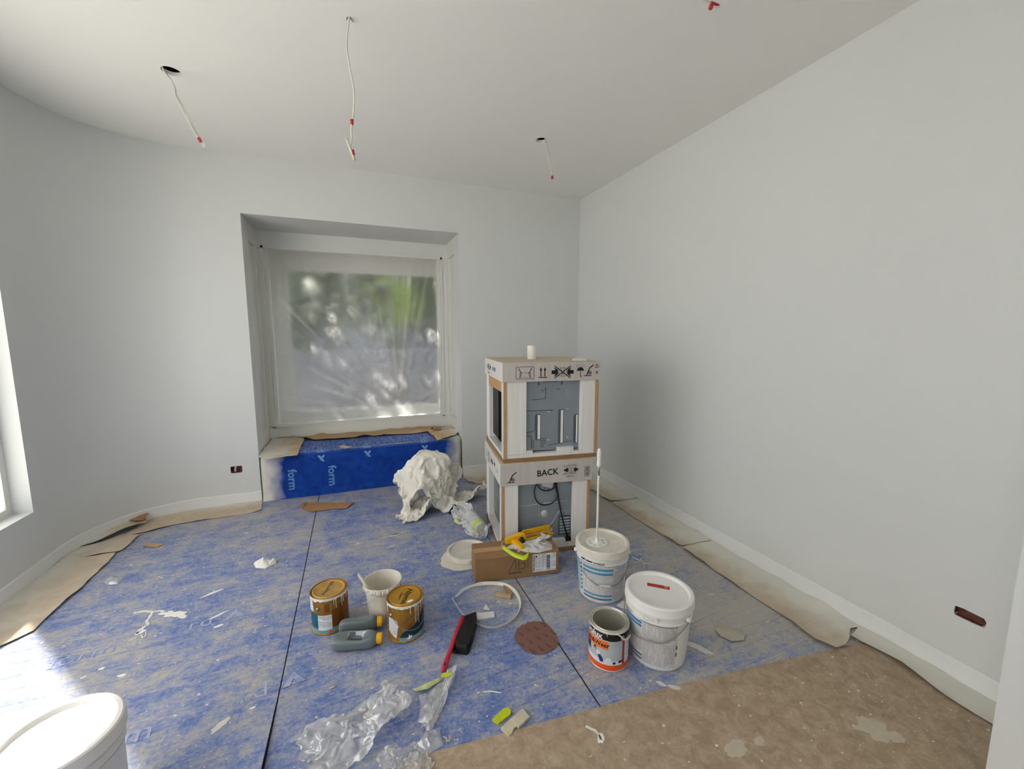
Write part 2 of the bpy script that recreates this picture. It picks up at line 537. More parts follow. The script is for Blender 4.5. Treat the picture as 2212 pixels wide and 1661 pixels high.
def seg_dist(p, poly):
    best = 9
    for i in range(len(poly)):
        a = Vector(poly[i]); b = Vector(poly[i - 1])
        ab = b - a
        t = max(0, min(1, (p - a).dot(ab) / max(ab.length_squared, 1e-12)))
        best = min(best, (p - a - ab * t).length)
    return best
def sheet(name, outline, hfun, m, parent=None, res=.03, z0=0.0, thick=.0012, jag=0.0, seed=0, smooth=True):
    """a thin sheet with the given outline on the ground; hfun(x, y, distance to the edge) lifts it"""
    rnd = random.Random(seed)
    rim = []
    n = len(outline)
    for i in range(n):
        a = Vector(outline[i]); b = Vector(outline[(i + 1) % n])
        k = max(1, int((b - a).length / res))
        nn = Vector((-(b - a).y, (b - a).x))
        nn = nn.normalized() if nn.length else nn
        for j in range(k):
            p = a.lerp(b, j / k)
            if jag and j: p = p + nn * rnd.uniform(-jag, jag)
            rim.append(p)
    xs = [p.x for p in rim]; ys = [p.y for p in rim]
    pts = list(rim)
    nx = int((max(xs) - min(xs)) / res); ny = int((max(ys) - min(ys)) / res)
    for i in range(1, nx + 1):
        for j in range(1, ny + 1):
            p = Vector((min(xs) + i * res + rnd.uniform(-.3, .3) * res, min(ys) + j * res + rnd.uniform(-.3, .3) * res))
            pts.append(p)
    edges = [(i, (i + 1) % len(rim)) for i in range(len(rim))]
    v, e, f, *_ = geometry.delaunay_2d_cdt(pts, edges, [], 2, 1e-6)
    poly = [(p.x, p.y) for p in rim]
    def inside(pt):
        r = False
        for i in range(len(poly)):
            (x1, y1), (x2, y2) = poly[i], poly[i - 1]
            if (y1 > pt[1]) != (y2 > pt[1]) and pt[0] < (x2 - x1) * (pt[1] - y1) / (y2 - y1) + x1: r = not r
        return r
    bm = bmesh.new()
    vv = {}
    def V(i):
        if i not in vv:
            p = v[i]
            vv[i] = bm.verts.new((p.x, p.y, z0 + hfun(p.x, p.y, seg_dist(p, poly))))
        return vv[i]
    for t in f:
        c = sum((v[i] for i in t), Vector((0, 0))) / len(t)
        if inside(c): bm.faces.new([V(i) for i in t])
    for fc in bm.faces:
        fc.normal_update()
        if fc.normal.z < 0: fc.normal_flip()
    if thick:
        top = bm.faces[:]
        ext = bmesh.ops.extrude_face_region(bm, geom=top)
        nv = [g for g in ext['geom'] if isinstance(g, bmesh.types.BMVert)]
        bmesh.ops.translate(bm, vec=(0, 0, thick), verts=nv)
    me = bpy.data.meshes.new(name)
    bmesh.ops.recalc_face_normals(bm, faces=bm.faces[:])
    bm.to_mesh(me); bm.free()
    me.materials.append(MATS[m])
    if smooth: me.polygons.foreach_set('use_smooth', [True] * len(me.polygons)); me.set_sharp_from_angle(angle=math.radians(50))
    return link(bpy.data.objects.new(name, me), parent)
def ridge(x, y, f, s):
    """sharp creases, as crushed film has"""
    a = 1 - abs(noise.noise(Vector((x * f, y * f, s)))) * 2
    b = 1 - abs(noise.noise(Vector((x * f * 2.1 + 5, y * f * 2.1, s + 3)))) * 2
    c = 1 - abs(noise.noise(Vector((x * f * 4.3, y * f * 4.3 + 7, s + 9)))) * 2
    return max(0, .55 * a * a * (1 if a > 0 else 0) + .3 * b + .15 * c)
def crushed(H, f=6.0, s=0.0, dome=.35, edge=.05):
    return lambda x, y, d: H * min(1, d / edge) ** .6 * (dome + (1 - dome) * ridge(x, y, f, s)) + .001
def paper_h(lift=.008, s=0.0, f=4.0, curl=.0, edge=.05):
    return lambda x, y, d: .0012 + lift * max(0, .5 + noise.noise(Vector((x * f, y * f, s)))) + curl * max(0, 1 - d / edge) * max(0, noise.noise(Vector((x * 7, y * 7, s + 4))))

# flat print on any surface: fn maps (u, v) -> point
def stroke(pts, w, closed=False):
    out = []
    P = [Vector(p) for p in pts]
    if closed: P.append(P[0])
    for a, b in zip(P, P[1:]):
        d = (b - a)
        if d.length < 1e-9: continue
        d.normalize(); n = Vector((-d.y, d.x)) * w / 2; e = d * w * .35
        out.append([a - e + n, a - e - n, b + e - n, b + e + n])
    return out
def arc(cx, cy, r, a0, a1, n=20):
    return [(cx + r * math.cos(math.radians(a0 + (a1 - a0) * i / n)), cy + r * math.sin(math.radians(a0 + (a1 - a0) * i / n))) for i in range(n + 1)]
def flat(name, polys, fn, m, parent, cut=None):
    bm = bmesh.new()
    for p in polys:
        try: bm.faces.new([bm.verts.new((float(q[0]), float(q[1]), 0)) for q in p])
        except ValueError: pass
    return finish_flat(name, bm, fn, m, parent, cut)
def finish_flat(name, bm, fn, m, parent, cut):
    if cut:
        bmesh.ops.triangulate(bm, faces=bm.faces[:])
        for _ in range(6):
            es = [e for e in bm.edges if e.calc_length() > cut]
            if not es: break
            bmesh.ops.subdivide_edges(bm, edges=es, cuts=1)
            bmesh.ops.triangulate(bm, faces=bm.faces[:])
    for v in bm.verts: v.co = Vector(fn(v.co.x, v.co.y))
    me = bpy.data.meshes.new(name)
    bm.to_mesh(me); bm.free()
    me.materials.append(MATS[m])
    return link(bpy.data.objects.new(name, me), parent)
def text(name, s, size, fn, m, parent, x=0.0, y=0.0, rot=0.0, align='LEFT', shear=0.0, bold=0.0, cut=None, sx=1.0):
    cu = bpy.data.curves.new(name, 'FONT')
    cu.body = s; cu.size = size; cu.align_x = align; cu.shear = shear; cu.offset = bold
    cu.resolution_u = 3
    tmp = bpy.data.objects.new(name + '_tmp', cu)
    C.objects.link(tmp)
    dg = bpy.context.evaluated_depsgraph_get()
    me = bpy.data.meshes.new_from_object(tmp.evaluated_get(dg))
    bpy.data.objects.remove(tmp); bpy.data.curves.remove(cu)
    bm = bmesh.new(); bm.from_mesh(me); bpy.data.meshes.remove(me)
    c, sn = math.cos(rot), math.sin(rot)
    for v in bm.verts:
        a, b = v.co.x * sx, v.co.y
        v.co = Vector((x + a * c - b * sn, y + a * sn + b * c, 0))
    return finish_flat(name, bm, fn, m, parent, cut)
def on_cyl(cx, cy, R, a_mid):
    """(u, v): arc length u to the right of the middle, height v, on a cylinder"""
    return lambda u, v: (cx + R * math.cos(a_mid + u / R), cy + R * math.sin(a_mid + u / R), v)
def on_cone(R0, R1, H, a_mid, off=.0008):
    def fn(u, v):
        R = R0 + (R1 - R0) * v / H + off
        return (R * math.cos(a_mid + u / R0), R * math.sin(a_mid + u / R0), v)
    return fn
def facing(x, y):
    return math.atan2(-y, -x)

# ------------------------------------------------------------------ draped cloth: let real sheets fall and crumple, keep the shapes
def drape(jobs, n_frames):
    """each job: grid nx x ny of size w x d bunched by `gather`, dropped from height z on simple bodies; returns {name: mesh}"""
    made, bodies = [], []
    for k, jb in enumerate(jobs):
        nx, ny, w, d, c, ga, seed = (jb[q] for q in ('nx', 'ny', 'w', 'd', 'c', 'gather', 'seed'))
        co, fc, rest = [], [], []
        for i in range(nx + 1):
            for j in range(ny + 1):
                s1 = Vector((i * .2, j * .2, seed)); s2 = Vector((i * .12, j * .12, seed + 3)); s3 = Vector((i * .4, j * .4, seed))
                co.append((c[0] + w * (i / nx - .5) * ga + .02 * noise.noise(s1), c[1] + d * (j / ny - .5) * ga + .02 * noise.noise(s1 + Vector((0, 0, 9))),
                           c[2] + jb.get('amp', 1) * (.10 * noise.noise(s2) + .04 * noise.noise(s3))))
                rest.append((w * (i / nx - .5), d * (j / ny - .5), 0))
                if i < nx and j < ny:
                    a = i * (ny + 1) + j
                    fc.append((a, a + ny + 1, a + ny + 2, a + 1))
        me = bpy.data.meshes.new(jb['name']); me.from_pydata(co, [], fc)
        o = bpy.data.objects.new(jb['name'], me); C.objects.link(o)
        o.shape_key_add(name='Basis')
        sk = o.shape_key_add(name='rest')
        for q, p in enumerate(rest): sk.data[q].co = p
        md = o.modifiers.new('cloth', 'CLOTH')
        s = md.settings
        s.quality = 5; s.mass = jb.get('mass', .25)
        s.tension_stiffness = 12; s.compression_stiffness = 12; s.shear_stiffness = 4
        s.bending_stiffness = jb['bend']; s.air_damping = 1.5
        s.rest_shape_key = o.data.shape_keys.key_blocks['rest']
        cs = md.collision_settings
        cs.use_self_collision = True; cs.self_distance_min = jb.get('self', .010); cs.distance_min = .008; cs.collision_quality = 2
        md.point_cache.frame_start = 1; md.point_cache.frame_end = n_frames
        for kind, loc, r in jb['bodies']:
            b = bmesh.new()
            if kind == 'ball': bmesh.ops.create_icosphere(b, subdivisions=3, radius=1)
            else: bmesh.ops.create_cube(b, size=2)
            mm = bpy.data.meshes.new('body'); b.to_mesh(mm); b.free()
            ob = bpy.data.objects.new('body', mm); C.objects.link(ob)
            ob.location = loc; ob.scale = r
            ob.modifiers.new('collide', 'COLLISION')
            ob.collision.thickness_outer = .01; ob.collision.cloth_friction = 80
            bodies.append(ob)
        made.append(o)
    f0, f1 = scene.frame_start, scene.frame_end
    scene.frame_start, scene.frame_end = 1, n_frames
    for f in range(1, n_frames + 1): scene.frame_set(f)
    dg = bpy.context.evaluated_depsgraph_get()
    out = {o.name: bpy.data.meshes.new_from_object(o.evaluated_get(dg)) for o in made}
    for o in made + bodies:
        me = o.data
        bpy.data.objects.remove(o); bpy.data.meshes.remove(me)
    scene.frame_set(1)
    scene.frame_start, scene.frame_end = f0, f1
    for me in out.values(): me.polygons.foreach_set('use_smooth', [True] * len(me.polygons))
    return out
CLOTH = drape([
    dict(name='dust_sheet_shape', nx=50, ny=46, w=1.25, d=1.0, c=(1.8, 3.44, .60), gather=.85, seed=21, bend=1.2,
         bodies=[('box', (1.8, 3.4, -.1), (.55, 2, .105)), ('ball', (1.665, 3.44, .19), (.10, .11, .24)), ('ball', (1.935, 3.46, .18), (.10, .11, .22)), ('ball', (1.8, 3.47, .33), (.22, .12, .13)), ('ball', (1.8, 3.62, .14), (.26, .08, .2))]),
    dict(name='film_shape', nx=54, ny=40, w=.80, d=.56, c=(9, 0, .12), gather=.60, seed=11, bend=.6, amp=.5, self=.006,
         bodies=[('box', (9, 0, -.1), (2, 2, .105)), ('ball', (8.9, .02, .02), (.05, .04, .035)), ('ball', (9.12, -.03, .02), (.04, .05, .03))]),
], 42)
def draped(name, shape, m, parent, M=None, thick=0.0):
    me = CLOTH[shape].copy()
    me.name = name
    if M is not None: me.transform(M)
    me.materials.clear(); me.materials.append(MATS[m])
    o = link(bpy.data.objects.new(name, me), parent)
    sb = o.modifiers.new('smooth', 'SUBSURF'); sb.levels = 1; sb.render_levels = 1
    if thick:
        sd = o.modifiers.new('thickness', 'SOLIDIFY'); sd.thickness = thick
    return o

# ================================================================== the setting
W, D, H, XL = 2.39, 4.118, 2.957, -1.88
AX0, AX1, AZ, AY = -.827, 1.025, 2.491, 4.72            # bay alcove
RC = .645                                                # curved corner radius
MY = Matrix(((1, 0, 0, 0), (0, 0, 1, 0), (0, 1, 0, 0), (0, 0, 0, 1)))      # slab -> wall along X (extrudes +Y)
MX = Matrix(((0, 0, 1, 0), (1, 0, 0, 0), (0, 1, 0, 0), (0, 0, 0, 1)))      # slab -> wall along Y (extrudes +X)
MXL = Matrix(((0, 0, -1, 0), (1, 0, 0, 0), (0, 1, 0, 0), (0, 0, 0, 1)))    # slab -> wall along Y (extrudes -X)

structure(obj('floor', box(-2.1, 2.6, -2.7, 4.98, -.2, 0), 'subfloor'))
HOLES = [(-.884, 3.013, .046), (1.398, 3.011, .042), (1.464, 1.50, .045), (.053, 2.232, .008)]
ceil = structure(obj('ceiling', xf(holed_slab(rect(-2.1, 2.6, -2.7, 4.3), [circle(*h) for h in HOLES], .02), Matrix.Translation((0, 0, H))), 'ceiling_paint'))
obj('ceiling_back', box(-2.1, 2.6, -2.7, 4.3, H + .16, H + .2), 'black_hole', ceil)
for hx, hy, hr in HOLES:
    obj('cavity', lathe([(hr + .012, .0205), (hr + .012, .15), (0, .15)], 28, cx=hx, cy=hy, z0=H), 'black_hole', ceil)
for hx, hy, hr in HOLES[:3]:
    obj('hole_edge', lathe([(hr, .0), (hr + .0012, -.0012), (hr + .004, -.0006), (hr + .004, .0)], 28, cx=hx, cy=hy, z0=H), 'paint_white', ceil)

wb = structure(obj('wall_back', xf(xf(holed_slab([(-1.235, 0), (AX0, 0), (AX0, AZ), (AX1, AZ), (AX1, 0), (2.6, 0), (2.6, H), (-1.235, H)],
          [[(-1.046, .289), (-1.040, .284), (-.968, .285), (-.960, .292), (-.959, .338), (-.966, .346), (-1.042, .345), (-1.047, .338)]], .14), MY), Matrix.Translation((0, D, 0))), 'wall_paint'))
wr = structure(obj('wall_right', xf(xf(holed_slab(rect(-2.6, 4.258, 0, H),
          [[(.752, .292), (.79, .288), (.842, .291), (.847, .305), (.845, .331), (.82, .334), (.757, .330), (.749, .318)]], .14), MX), Matrix.Translation((W, 0, 0))), 'wall_paint'))
wl = structure(obj('wall_left', xf(xf(holed_slab(rect(-2.6, D - RC, 0, H), [rect(-1.2, 3.305, .409, 2.42)], .2), MXL), Matrix.Translation((XL, 0, 0))), 'wall_paint'))
bm = bmesh.new()
n = 40
arc_in = [(XL + RC + RC * math.cos(PI / 2 + PI / 2 * i / n), D - RC + RC * math.sin(PI / 2 + PI / 2 * i / n)) for i in range(n + 1)]
arc_out = [(XL + RC + (RC + .2) * math.cos(PI / 2 + PI / 2 * i / n), D - RC + (RC + .2) * math.sin(PI / 2 + PI / 2 * i / n)) for i in range(n + 1)]
add_prism(bm, arc_in + arc_out[::-1], 0, H)
structure(obj('wall_corner', bm, 'wall_paint', smooth=True, auto=20))
structure(obj('wall_rear', xf(xf(holed_slab(rect(-2.1, 2.6, 0, H), [rect(-.3, .7, .9, 2.1)], .14), MY), Matrix.Translation((0, -2.64, 0))), 'wall_paint'))
structure(obj('wall_near', box(1.9, 2.40, -2.5, .548, 0, H), 'wall_paint'))

# sockets chased out of the walls: brick behind, a cable end in one
def recess(parent, M, w, h, d):
    bm = bmesh.new()
    add_box(bm, -w / 2, w / 2, .001, d, -h / 2, h / 2)
    bm.faces.ensure_lookup_table()
    bmesh.ops.delete(bm, geom=[f for f in bm.faces if f.calc_center_median().y < .0015], context='FACES_ONLY')
    return obj('socket_recess', xf(bm, M), 'brick', parent)
recess(wb, Matrix.Translation((-1.003, D + .002, .315)), .084, .058, .03)
obj('cable', tube(smooth_path([(-1.018, D + .05, .29), (-1.014, D + .012, .30), (-1.010, D + .004, .33), (-1.008, D + .03, .345)]), .007), 'cable_white', wb, True)
recess(wr, Matrix.Translation((W + .002, .798, .311)) @ Matrix.Rotation(-PI / 2, 4, 'Z'), .093, .040, .022)

# skirting boards
def sweep_board(path, h, t, side):
    """skirting: path of the wall face on plan, board t thick on the side given, with an eased top edge"""
    P = [Vector(p) for p in path]
    prof = [(0, 0), (t, 0), (t, h - .006), (t - .005, h), (0, h)]
    bm = bmesh.new()
    rings = []
    for i, p in enumerate(P):
        a = P[max(i - 1, 0)]; b = P[min(i + 1, len(P) - 1)]
        d = (b - a).normalized(); nn = Vector((-d.y, d.x)) * side
        rings.append([(p.x + nn.x * o, p.y + nn.y * o, z) for o, z in prof])
    return add_loft(bm, rings)
path = [(XL, -2.5), (XL, D - RC)] + arc_in[::-1][1:] + [(AX0 + .004, D)]
structure(obj('baseboard_left', sweep_board(path, .098, .014, -1), 'trim_paint', smooth=True, auto=25))
structure(obj('baseboard_right', sweep_board([(W, .545), (W, D)], .100, .014, 1), 'trim_paint'))
structure(obj('baseboard_back', sweep_board([(AX1 + .004, D), (W - .014, D)], .098, .014, -1), 'trim_paint'))

# bay: reveals, soffit, header, sill upstand, corner posts
def reveal(name, x, M):
    o = structure(obj(name, xf(xf(holed_slab(rect(D + .14, 5.0, 0, AZ + .1), [rect(4.335, 4.665, .56, 2.33)], .03), M), Matrix.Translation((x, 0, 0))), 'frame_paint'))
    sg = -1 if x < 0 else 1
    obj('side_panel', box(min(x + sg * .026, x + sg * .05), max(x + sg * .026, x + sg * .05), 4.31, 4.69, .53, 2.36), 'frame_paint', o)
    bmf = bmesh.new()
    for yy in (4.335, 4.655):
        add_box(bmf, min(x, x + sg * .028), max(x, x + sg * .028), yy, yy + .010, .56, 2.33)
    obj('side_stop', bmf, 'frame_paint', o)
    return o
reveal('trim_1', AX0, MXL)
reveal('trim_2', AX1, MX)
structure(obj('trim_3', box(AX0 - .03, AX1 + .03, D + .14, 5.0, AZ, AZ + .06), 'wall_paint'))
fr = structure(obj('trim_4', xf(xf(holed_slab(rect(AX0, AX1, .40, AZ), [rect(-.772, .945, .572, 2.325)], .05), MY), Matrix.Translation((0, AY, 0))), 'frame_paint'))
bm = bmesh.new()
add_box(bm, -.772, -.745, AY + .012, AY + .05, .572, 2.325); add_box(bm, .918, .945, AY + .012, AY + .05, .572, 2.325)
obj('frame_stop', bm, 'frame_paint', fr)
obj('sill_bead', box(AX0, AX1, AY - .014, AY, .555, .572, bev=.003), 'frame_paint', fr)
win = structure(obj('window_1', xf(xf(holed_slab(rect(AX0, AX1, .40, AZ), [rect(-.625, .975, .635, 2.175)], .05), MY), Matrix.Translation((0, 4.95, 0))), 'frame_paint'))
obj('pane', box(-.63, .98, 4.970, 4.974, .63, 2.18), 'window_glass', win)
obj('sash_bead', xf(xf(holed_slab(rect(-.65, 1.0, .61, 2.20), [rect(-.615, .965, .645, 2.165)], .02), MY), Matrix.Translation((0, 4.935, 0))), 'frame_paint', win)

# side window in the left wall: frame, panes behind polythene, painted sill
w2 = structure(obj('window_2', xf(xf(holed_slab(rect(-1.2, 3.305, .409, 2.42), [rect(-1.15, .26, .455, 2.37), rect(.32, 1.76, .455, 2.37), rect(1.82, 3.262, .455, 2.37)], .05), MXL), Matrix.Translation((-1.972, 0, 0))), 'frame_paint'))  # unseen near run lengthened to let more sky light into the room
for a, b in ((-1.155, .265), (.315, 1.765), (1.815, 3.267)):
    obj('pane', box(-2.000, -1.996, a, b, .45, 2.375), 'window_glass', w2)
structure(obj('fill_window', xf(xf(holed_slab(rect(-.3, .7, .9, 2.1), [rect(-.25, .17, .95, 2.05), rect(.23, .65, .95, 2.05)], .05), MY), Matrix.Translation((0, -2.6, 0))), 'frame_paint'))  # unseen rear window, added to give fill from behind the camera

# ---------------------------------------------------------------- outdoors
structure(obj('ground', box(-14, 14, -12, 18, -.45, -.30), 'bounce_paving'))
structure(obj('garden_bed', box(-6, 8, 5.2, 12, -.30, -.26), 'yard'))
fence = thing('garden_fence', 'grey board fence standing behind the window in the yard', 'fence', (0, 8.7, -.26))
bb = box(-.07, .07, -.012, .012, 0, 1.75, bev=.004)
proto = obj('board', bb, 'fence_grey', fence)
for i in range(52):
    o = proto if i == 0 else link(proto.copy(), fence)
    o.location = (-4 + i * .148, 0, 0)
obj('rail', box(-4.1, 3.7, .012, .05, .3, .38), 'fence_grey', fence)
obj('rail', box(-4.1, 3.7, .012, .05, 1.4, 1.48), 'fence_grey', fence)
for i in range(4): obj('post', box(-3.9 + i * 2.5, -3.8 + i * 2.5, .05, .14, 0, 1.75), 'fence_grey', fence)

def foliage(name, parent, m, n, where, size, seed):
    rnd = random.Random(seed)
    bm = bmesh.new()
    for _ in range(n):
        p = where(rnd)
        M = Matrix.Translation(p) @ Matrix.Rotation(rnd.uniform(0, 6.3), 4, 'Z') @ Matrix.Rotation(rnd.uniform(-1.1, 1.1), 4, 'X') @ Matrix.Rotation(rnd.uniform(-.8, .8), 4, 'Y')
        s = size * rnd.uniform(.7, 1.3)
        q = [M @ Vector(v) for v in ((0, -s * .5, 0), (s * .26, 0, s * .06), (0, s * .5, 0), (-s * .26, 0, s * .06))]
        vv = [bm.verts.new(v) for v in q]
        bm.faces.new(vv[:3]); bm.faces.new((vv[0], vv[2], vv[3]))
    o = obj(name, bm, m, parent)
    o['kind'] = 'stuff'
    return o
def ball(c, r):
    def f(rnd):
        while True:
            v = Vector((rnd.uniform(-1, 1), rnd.uniform(-1, 1), rnd.uniform(-1, 1)))
            if v.length <= 1: return Vector((c[0] + v.x * r[0], c[1] + v.y * r[1], c[2] + v.z * r[2]))
    return f
def tree(name, label, x, y, h, cs, m, n, size, seed, sun_gap=None):
    t = thing(name, label, 'tree', (x, y, -.26))
    obj('trunk', tube(smooth_path([(0, 0, 0), (.05, .04, h * .4), (-.04, .02, h * .75), (.03, 0, h)]), [.07 - .04 * i / 18 for i in range(19)], 8), 'bark', t, True)
    bm = bmesh.new()
    for c, r in cs:
        add_tube(bm, [(0, 0, h * .55), ((c[0] - x) * .5, (c[1] - y) * .5, (h * .55 + c[2] + .26) * .5), (c[0] - x, c[1] - y, c[2] + .26)], [.035, .025, .012], 6)
    obj('branches', bm, 'bark', t)
    fs = [ball((c[0] - x, c[1] - y, c[2] + .26), r) for c, r in cs]
    foliage('foliage', t, m, n, lambda rnd: rnd.choice(fs)(rnd), size, seed)
    return t
# the tree whose crown hangs over the bay and lets only flecks of sun through to the film
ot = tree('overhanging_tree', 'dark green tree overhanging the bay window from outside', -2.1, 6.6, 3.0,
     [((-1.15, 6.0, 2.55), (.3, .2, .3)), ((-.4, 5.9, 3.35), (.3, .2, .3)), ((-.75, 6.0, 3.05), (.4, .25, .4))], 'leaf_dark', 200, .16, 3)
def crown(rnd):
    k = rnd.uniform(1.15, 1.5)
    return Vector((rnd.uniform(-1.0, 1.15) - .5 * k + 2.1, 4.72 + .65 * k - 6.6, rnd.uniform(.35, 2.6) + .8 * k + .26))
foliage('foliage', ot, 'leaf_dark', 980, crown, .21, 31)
tree('hedge_tree', 'dense dark green tree standing on the left in front of the grey fence', -1.7, 9.6, 4.6,
     [((-2.6, 9.4, 2.0), (1.1, .5, 1.9)), ((-1.3, 9.5, 2.2), (1.1, .5, 2.0)), ((-.2, 9.5, 2.0), (1.0, .5, 1.9)), ((-1.8, 9.5, 5.0), (1.8, .6, 1.2)), ((-.4, 9.4, 4.8), (1.2, .5, 1.0))], 'leaf_dark', 12000, .24, 4)
tree('sunlit_tree', 'bright yellow-green sunlit tree seen through the film-covered window', .75, 7.5, 2.3,
     [((.60, 7.45, 2.20), (.42, .35, .40)), ((.85, 7.5, 2.05), (.35, .30, .40)), ((.45, 7.5, 2.0), (.30, .30, .35))], 'leaf_sunlit', 2200, .13, 5)
tree('garden_tree', 'dark green tree on the right of the yard behind the yellow-green one', 3.2, 9.7, 4.8,
     [((1.6, 9.5, 2.1), (.85, .5, 1.9)), ((2.7, 9.6, 2.1), (1.2, .5, 1.9)), ((3.6, 9.6, 2.0), (1.2, .5, 1.9)), ((2.7, 9.5, 5.0), (1.9, .6, 1.2))], 'leaf_dark', 12000, .24, 6)

# ---------------------------------------------------------------- polythene taped over the windows
FX, FZ = .452, .600                                       # where the film is gathered
def film_h(x, z, s):
    dx, dz = x - FX, z - FZ
    a = math.atan2(dz, dx); r = math.hypot(dx, dz)
    w = noise.noise(Vector((a * 9, r * .35, s))) * .7 + noise.noise(Vector((a * 26, r * .5, s + 5))) * .5 + noise.noise(Vector((a * 70, r * .7, s + 8))) * .3
    k = min(1, r / .25) * min(1, max(0, (1.95 - r)) / .5 + .25)
    e = min(1, min(x + .80, .97 - x, z - .54, 2.35 - z) / .10)
    crease = 0
    for ac, wd in ((math.atan2(1.626, .443), .010), (math.atan2(1.5, .36), .007), (math.atan2(.5, .06), .02)):
        crease += .010 * math.exp(-((a - ac) / wd) ** 2)
    return max(0, e) * (.011 * w * k + crease * min(1, r / .2))
def film(name, x0, x1, z0, z1, y, s, m, parent, nx=90, nz=90):
    bm = bmesh.new()
    g = [[bm.verts.new((x0 + (x1 - x0) * i / nx, y - film_h(x0 + (x1 - x0) * i / nx, z0 + (z1 - z0) * j / nz, s), z0 + (z1 - z0) * j / nz)) for j in range(nz + 1)] for i in range(nx + 1)]
    for i in range(nx):
        for j in range(nz):
            bm.faces.new((g[i][j], g[i + 1][j], g[i + 1][j + 1], g[i][j + 1]))
    return obj(name, bm, m, parent, True)
wf = thing('window_film', 'wrinkled clear polythene taped over the bay window above the blue seat', 'plastic sheet', (0, 0, 0))
film('upper_sheet', -.800, .972, .545, 2.345, AY - .006, 1.0, 'film_window', wf)
film('lower_sheet', -.745, .918, .60, 1.335, AY + .02, 4.0, 'film_thin', wf, 60, 40)
tp = bmesh.new()
for a in (rect(-.802, -.780, .54, 2.35), rect(.952, .974, .54, 2.35), rect(-.80, .97, 2.328, 2.35), rect(-.80, .97, .54, .556)):
    add_prism(tp, a, 0, .0008)
obj('tape', xf(xf(tp, MY), Matrix.Translation((0, AY - .0085, 0))), 'frame_paint', wf)
sf = thing('side_window_film', 'crumpled clear polythene hanging inside the left wall window', 'plastic sheet', (0, 0, 0))
bm = bmesh.new()
ny, nz = 100, 40
g = [[bm.verts.new((-1.984 + .008 * noise.noise(Vector((i * .35, j * .22, 3))), -1.18 + 4.475 * i / ny, .415 + 1.99 * j / nz)) for j in range(nz + 1)] for i in range(ny + 1)]
for i in range(ny):
    for j in range(nz): bm.faces.new((g[i][j], g[i + 1][j], g[i + 1][j + 1], g[i][j + 1]))
obj('film', bm, 'film_side_window', sf, True)

# ================================================================== floor protection
def board(name, poly, m, label, z0=.0005, t=.0025, lift=None, res=.08, group=None):
    o = sheet(name, poly, lift or (lambda x, y, d: .0006 + .0012 * (.5 + .5 * noise.noise(Vector((x * 3, y * 3, 1))))), m, None, res=res, z0=z0, thick=t, smooth=True)
    return tag(o, label, 'floor sheet', group)
def seam_lift(x, y, d):
    """the left sheet's edge curls up near the camera"""
    e = max(0, 1 - abs(x + .357) / .10) * max(0, min(1, (1.78 - y) / .35))
    return .0016 + .022 * e
GB = 'blue floor protection boards'
b_left = board('floor_board', [(-1.865, .2), (-.357, .2), (-.356, 1.6), (-.3545, 2.6), (-.358, 4.09), (-1.235, 4.10)] + [(XL + RC + (RC - .016) * math.cos(PI / 2 + PI / 2 * i / 10), D - RC + (RC - .016) * math.sin(PI / 2 + PI / 2 * i / 10)) for i in range(1, 11)], 'blue_board', 'dusty blue floor board on the left, beside the paint-spattered window side', lift=seam_lift, group=GB)
b_mid = board('floor_board', [(-.351, 1.29), (.20, 1.305), (.866, 1.245), (.868, 2.4), (.870, 4.11), (-.352, 4.11), (-.349, 2.6)], 'blue_board', 'dusty blue floor board in the middle, under the gold tins and cardboard box', group=GB)
b_right = board('floor_board', [(.874, 1.240), (1.13, 1.223), (1.546, 1.176), (2.050, 1.105), (2.372, 1.060), (2.372, 4.10), (.875, 4.10)], 'blue_board', 'grey-dusted blue floor board on the right, under the boxed ovens and white buckets', group=GB)
b_brown = board('floor_board', [(-.348, .2), (2.372, .2), (2.372, 1.075), (2.06, 1.118), (1.55, 1.188), (1.13, 1.235), (.87, 1.255), (.20, 1.317), (-.348, 1.300)], 'brown_board', 'brown paint-flecked floor board in the foreground', z0=.0032, t=.002)

# faint print on the blue boards
fp = lambda z: (lambda u, v: (u, v, z))
def logo_mark(cx, cy, s, rot):
    c, sn = math.cos(rot), math.sin(rot)
    R = lambda p: (cx + p[0] * c - p[1] * sn, cy + p[0] * sn + p[1] * c)
    return [[R(p) for p in q] for q in ([(-s, 0), (-s * .35, 0), (0, s * .75), (s * .35, 0), (s, 0), (0, s * 1.7)], [(-s * .2, 0), (s * .2, 0), (0, s * .4)])]
mat('floor_print', (172, 178, 204), .7, var=.25, vscale=30, col2=(140, 154, 194), lo=.4, hi=.6)
for (x, y), b in (((-1.35, 2.30), b_left), ((-1.0, 1.72), b_left)):
    text('print', 'form', .12, fp(.0062), 'floor_print', b, x, y, math.radians(8))
    text('print', 'rd', .12, fp(.0062), 'floor_print', b, x + .50, y + .07, math.radians(8))
    flat('print', logo_mark(x + .70, y + .10, .045, math.radians(8)), fp(.0062), 'floor_print', b)

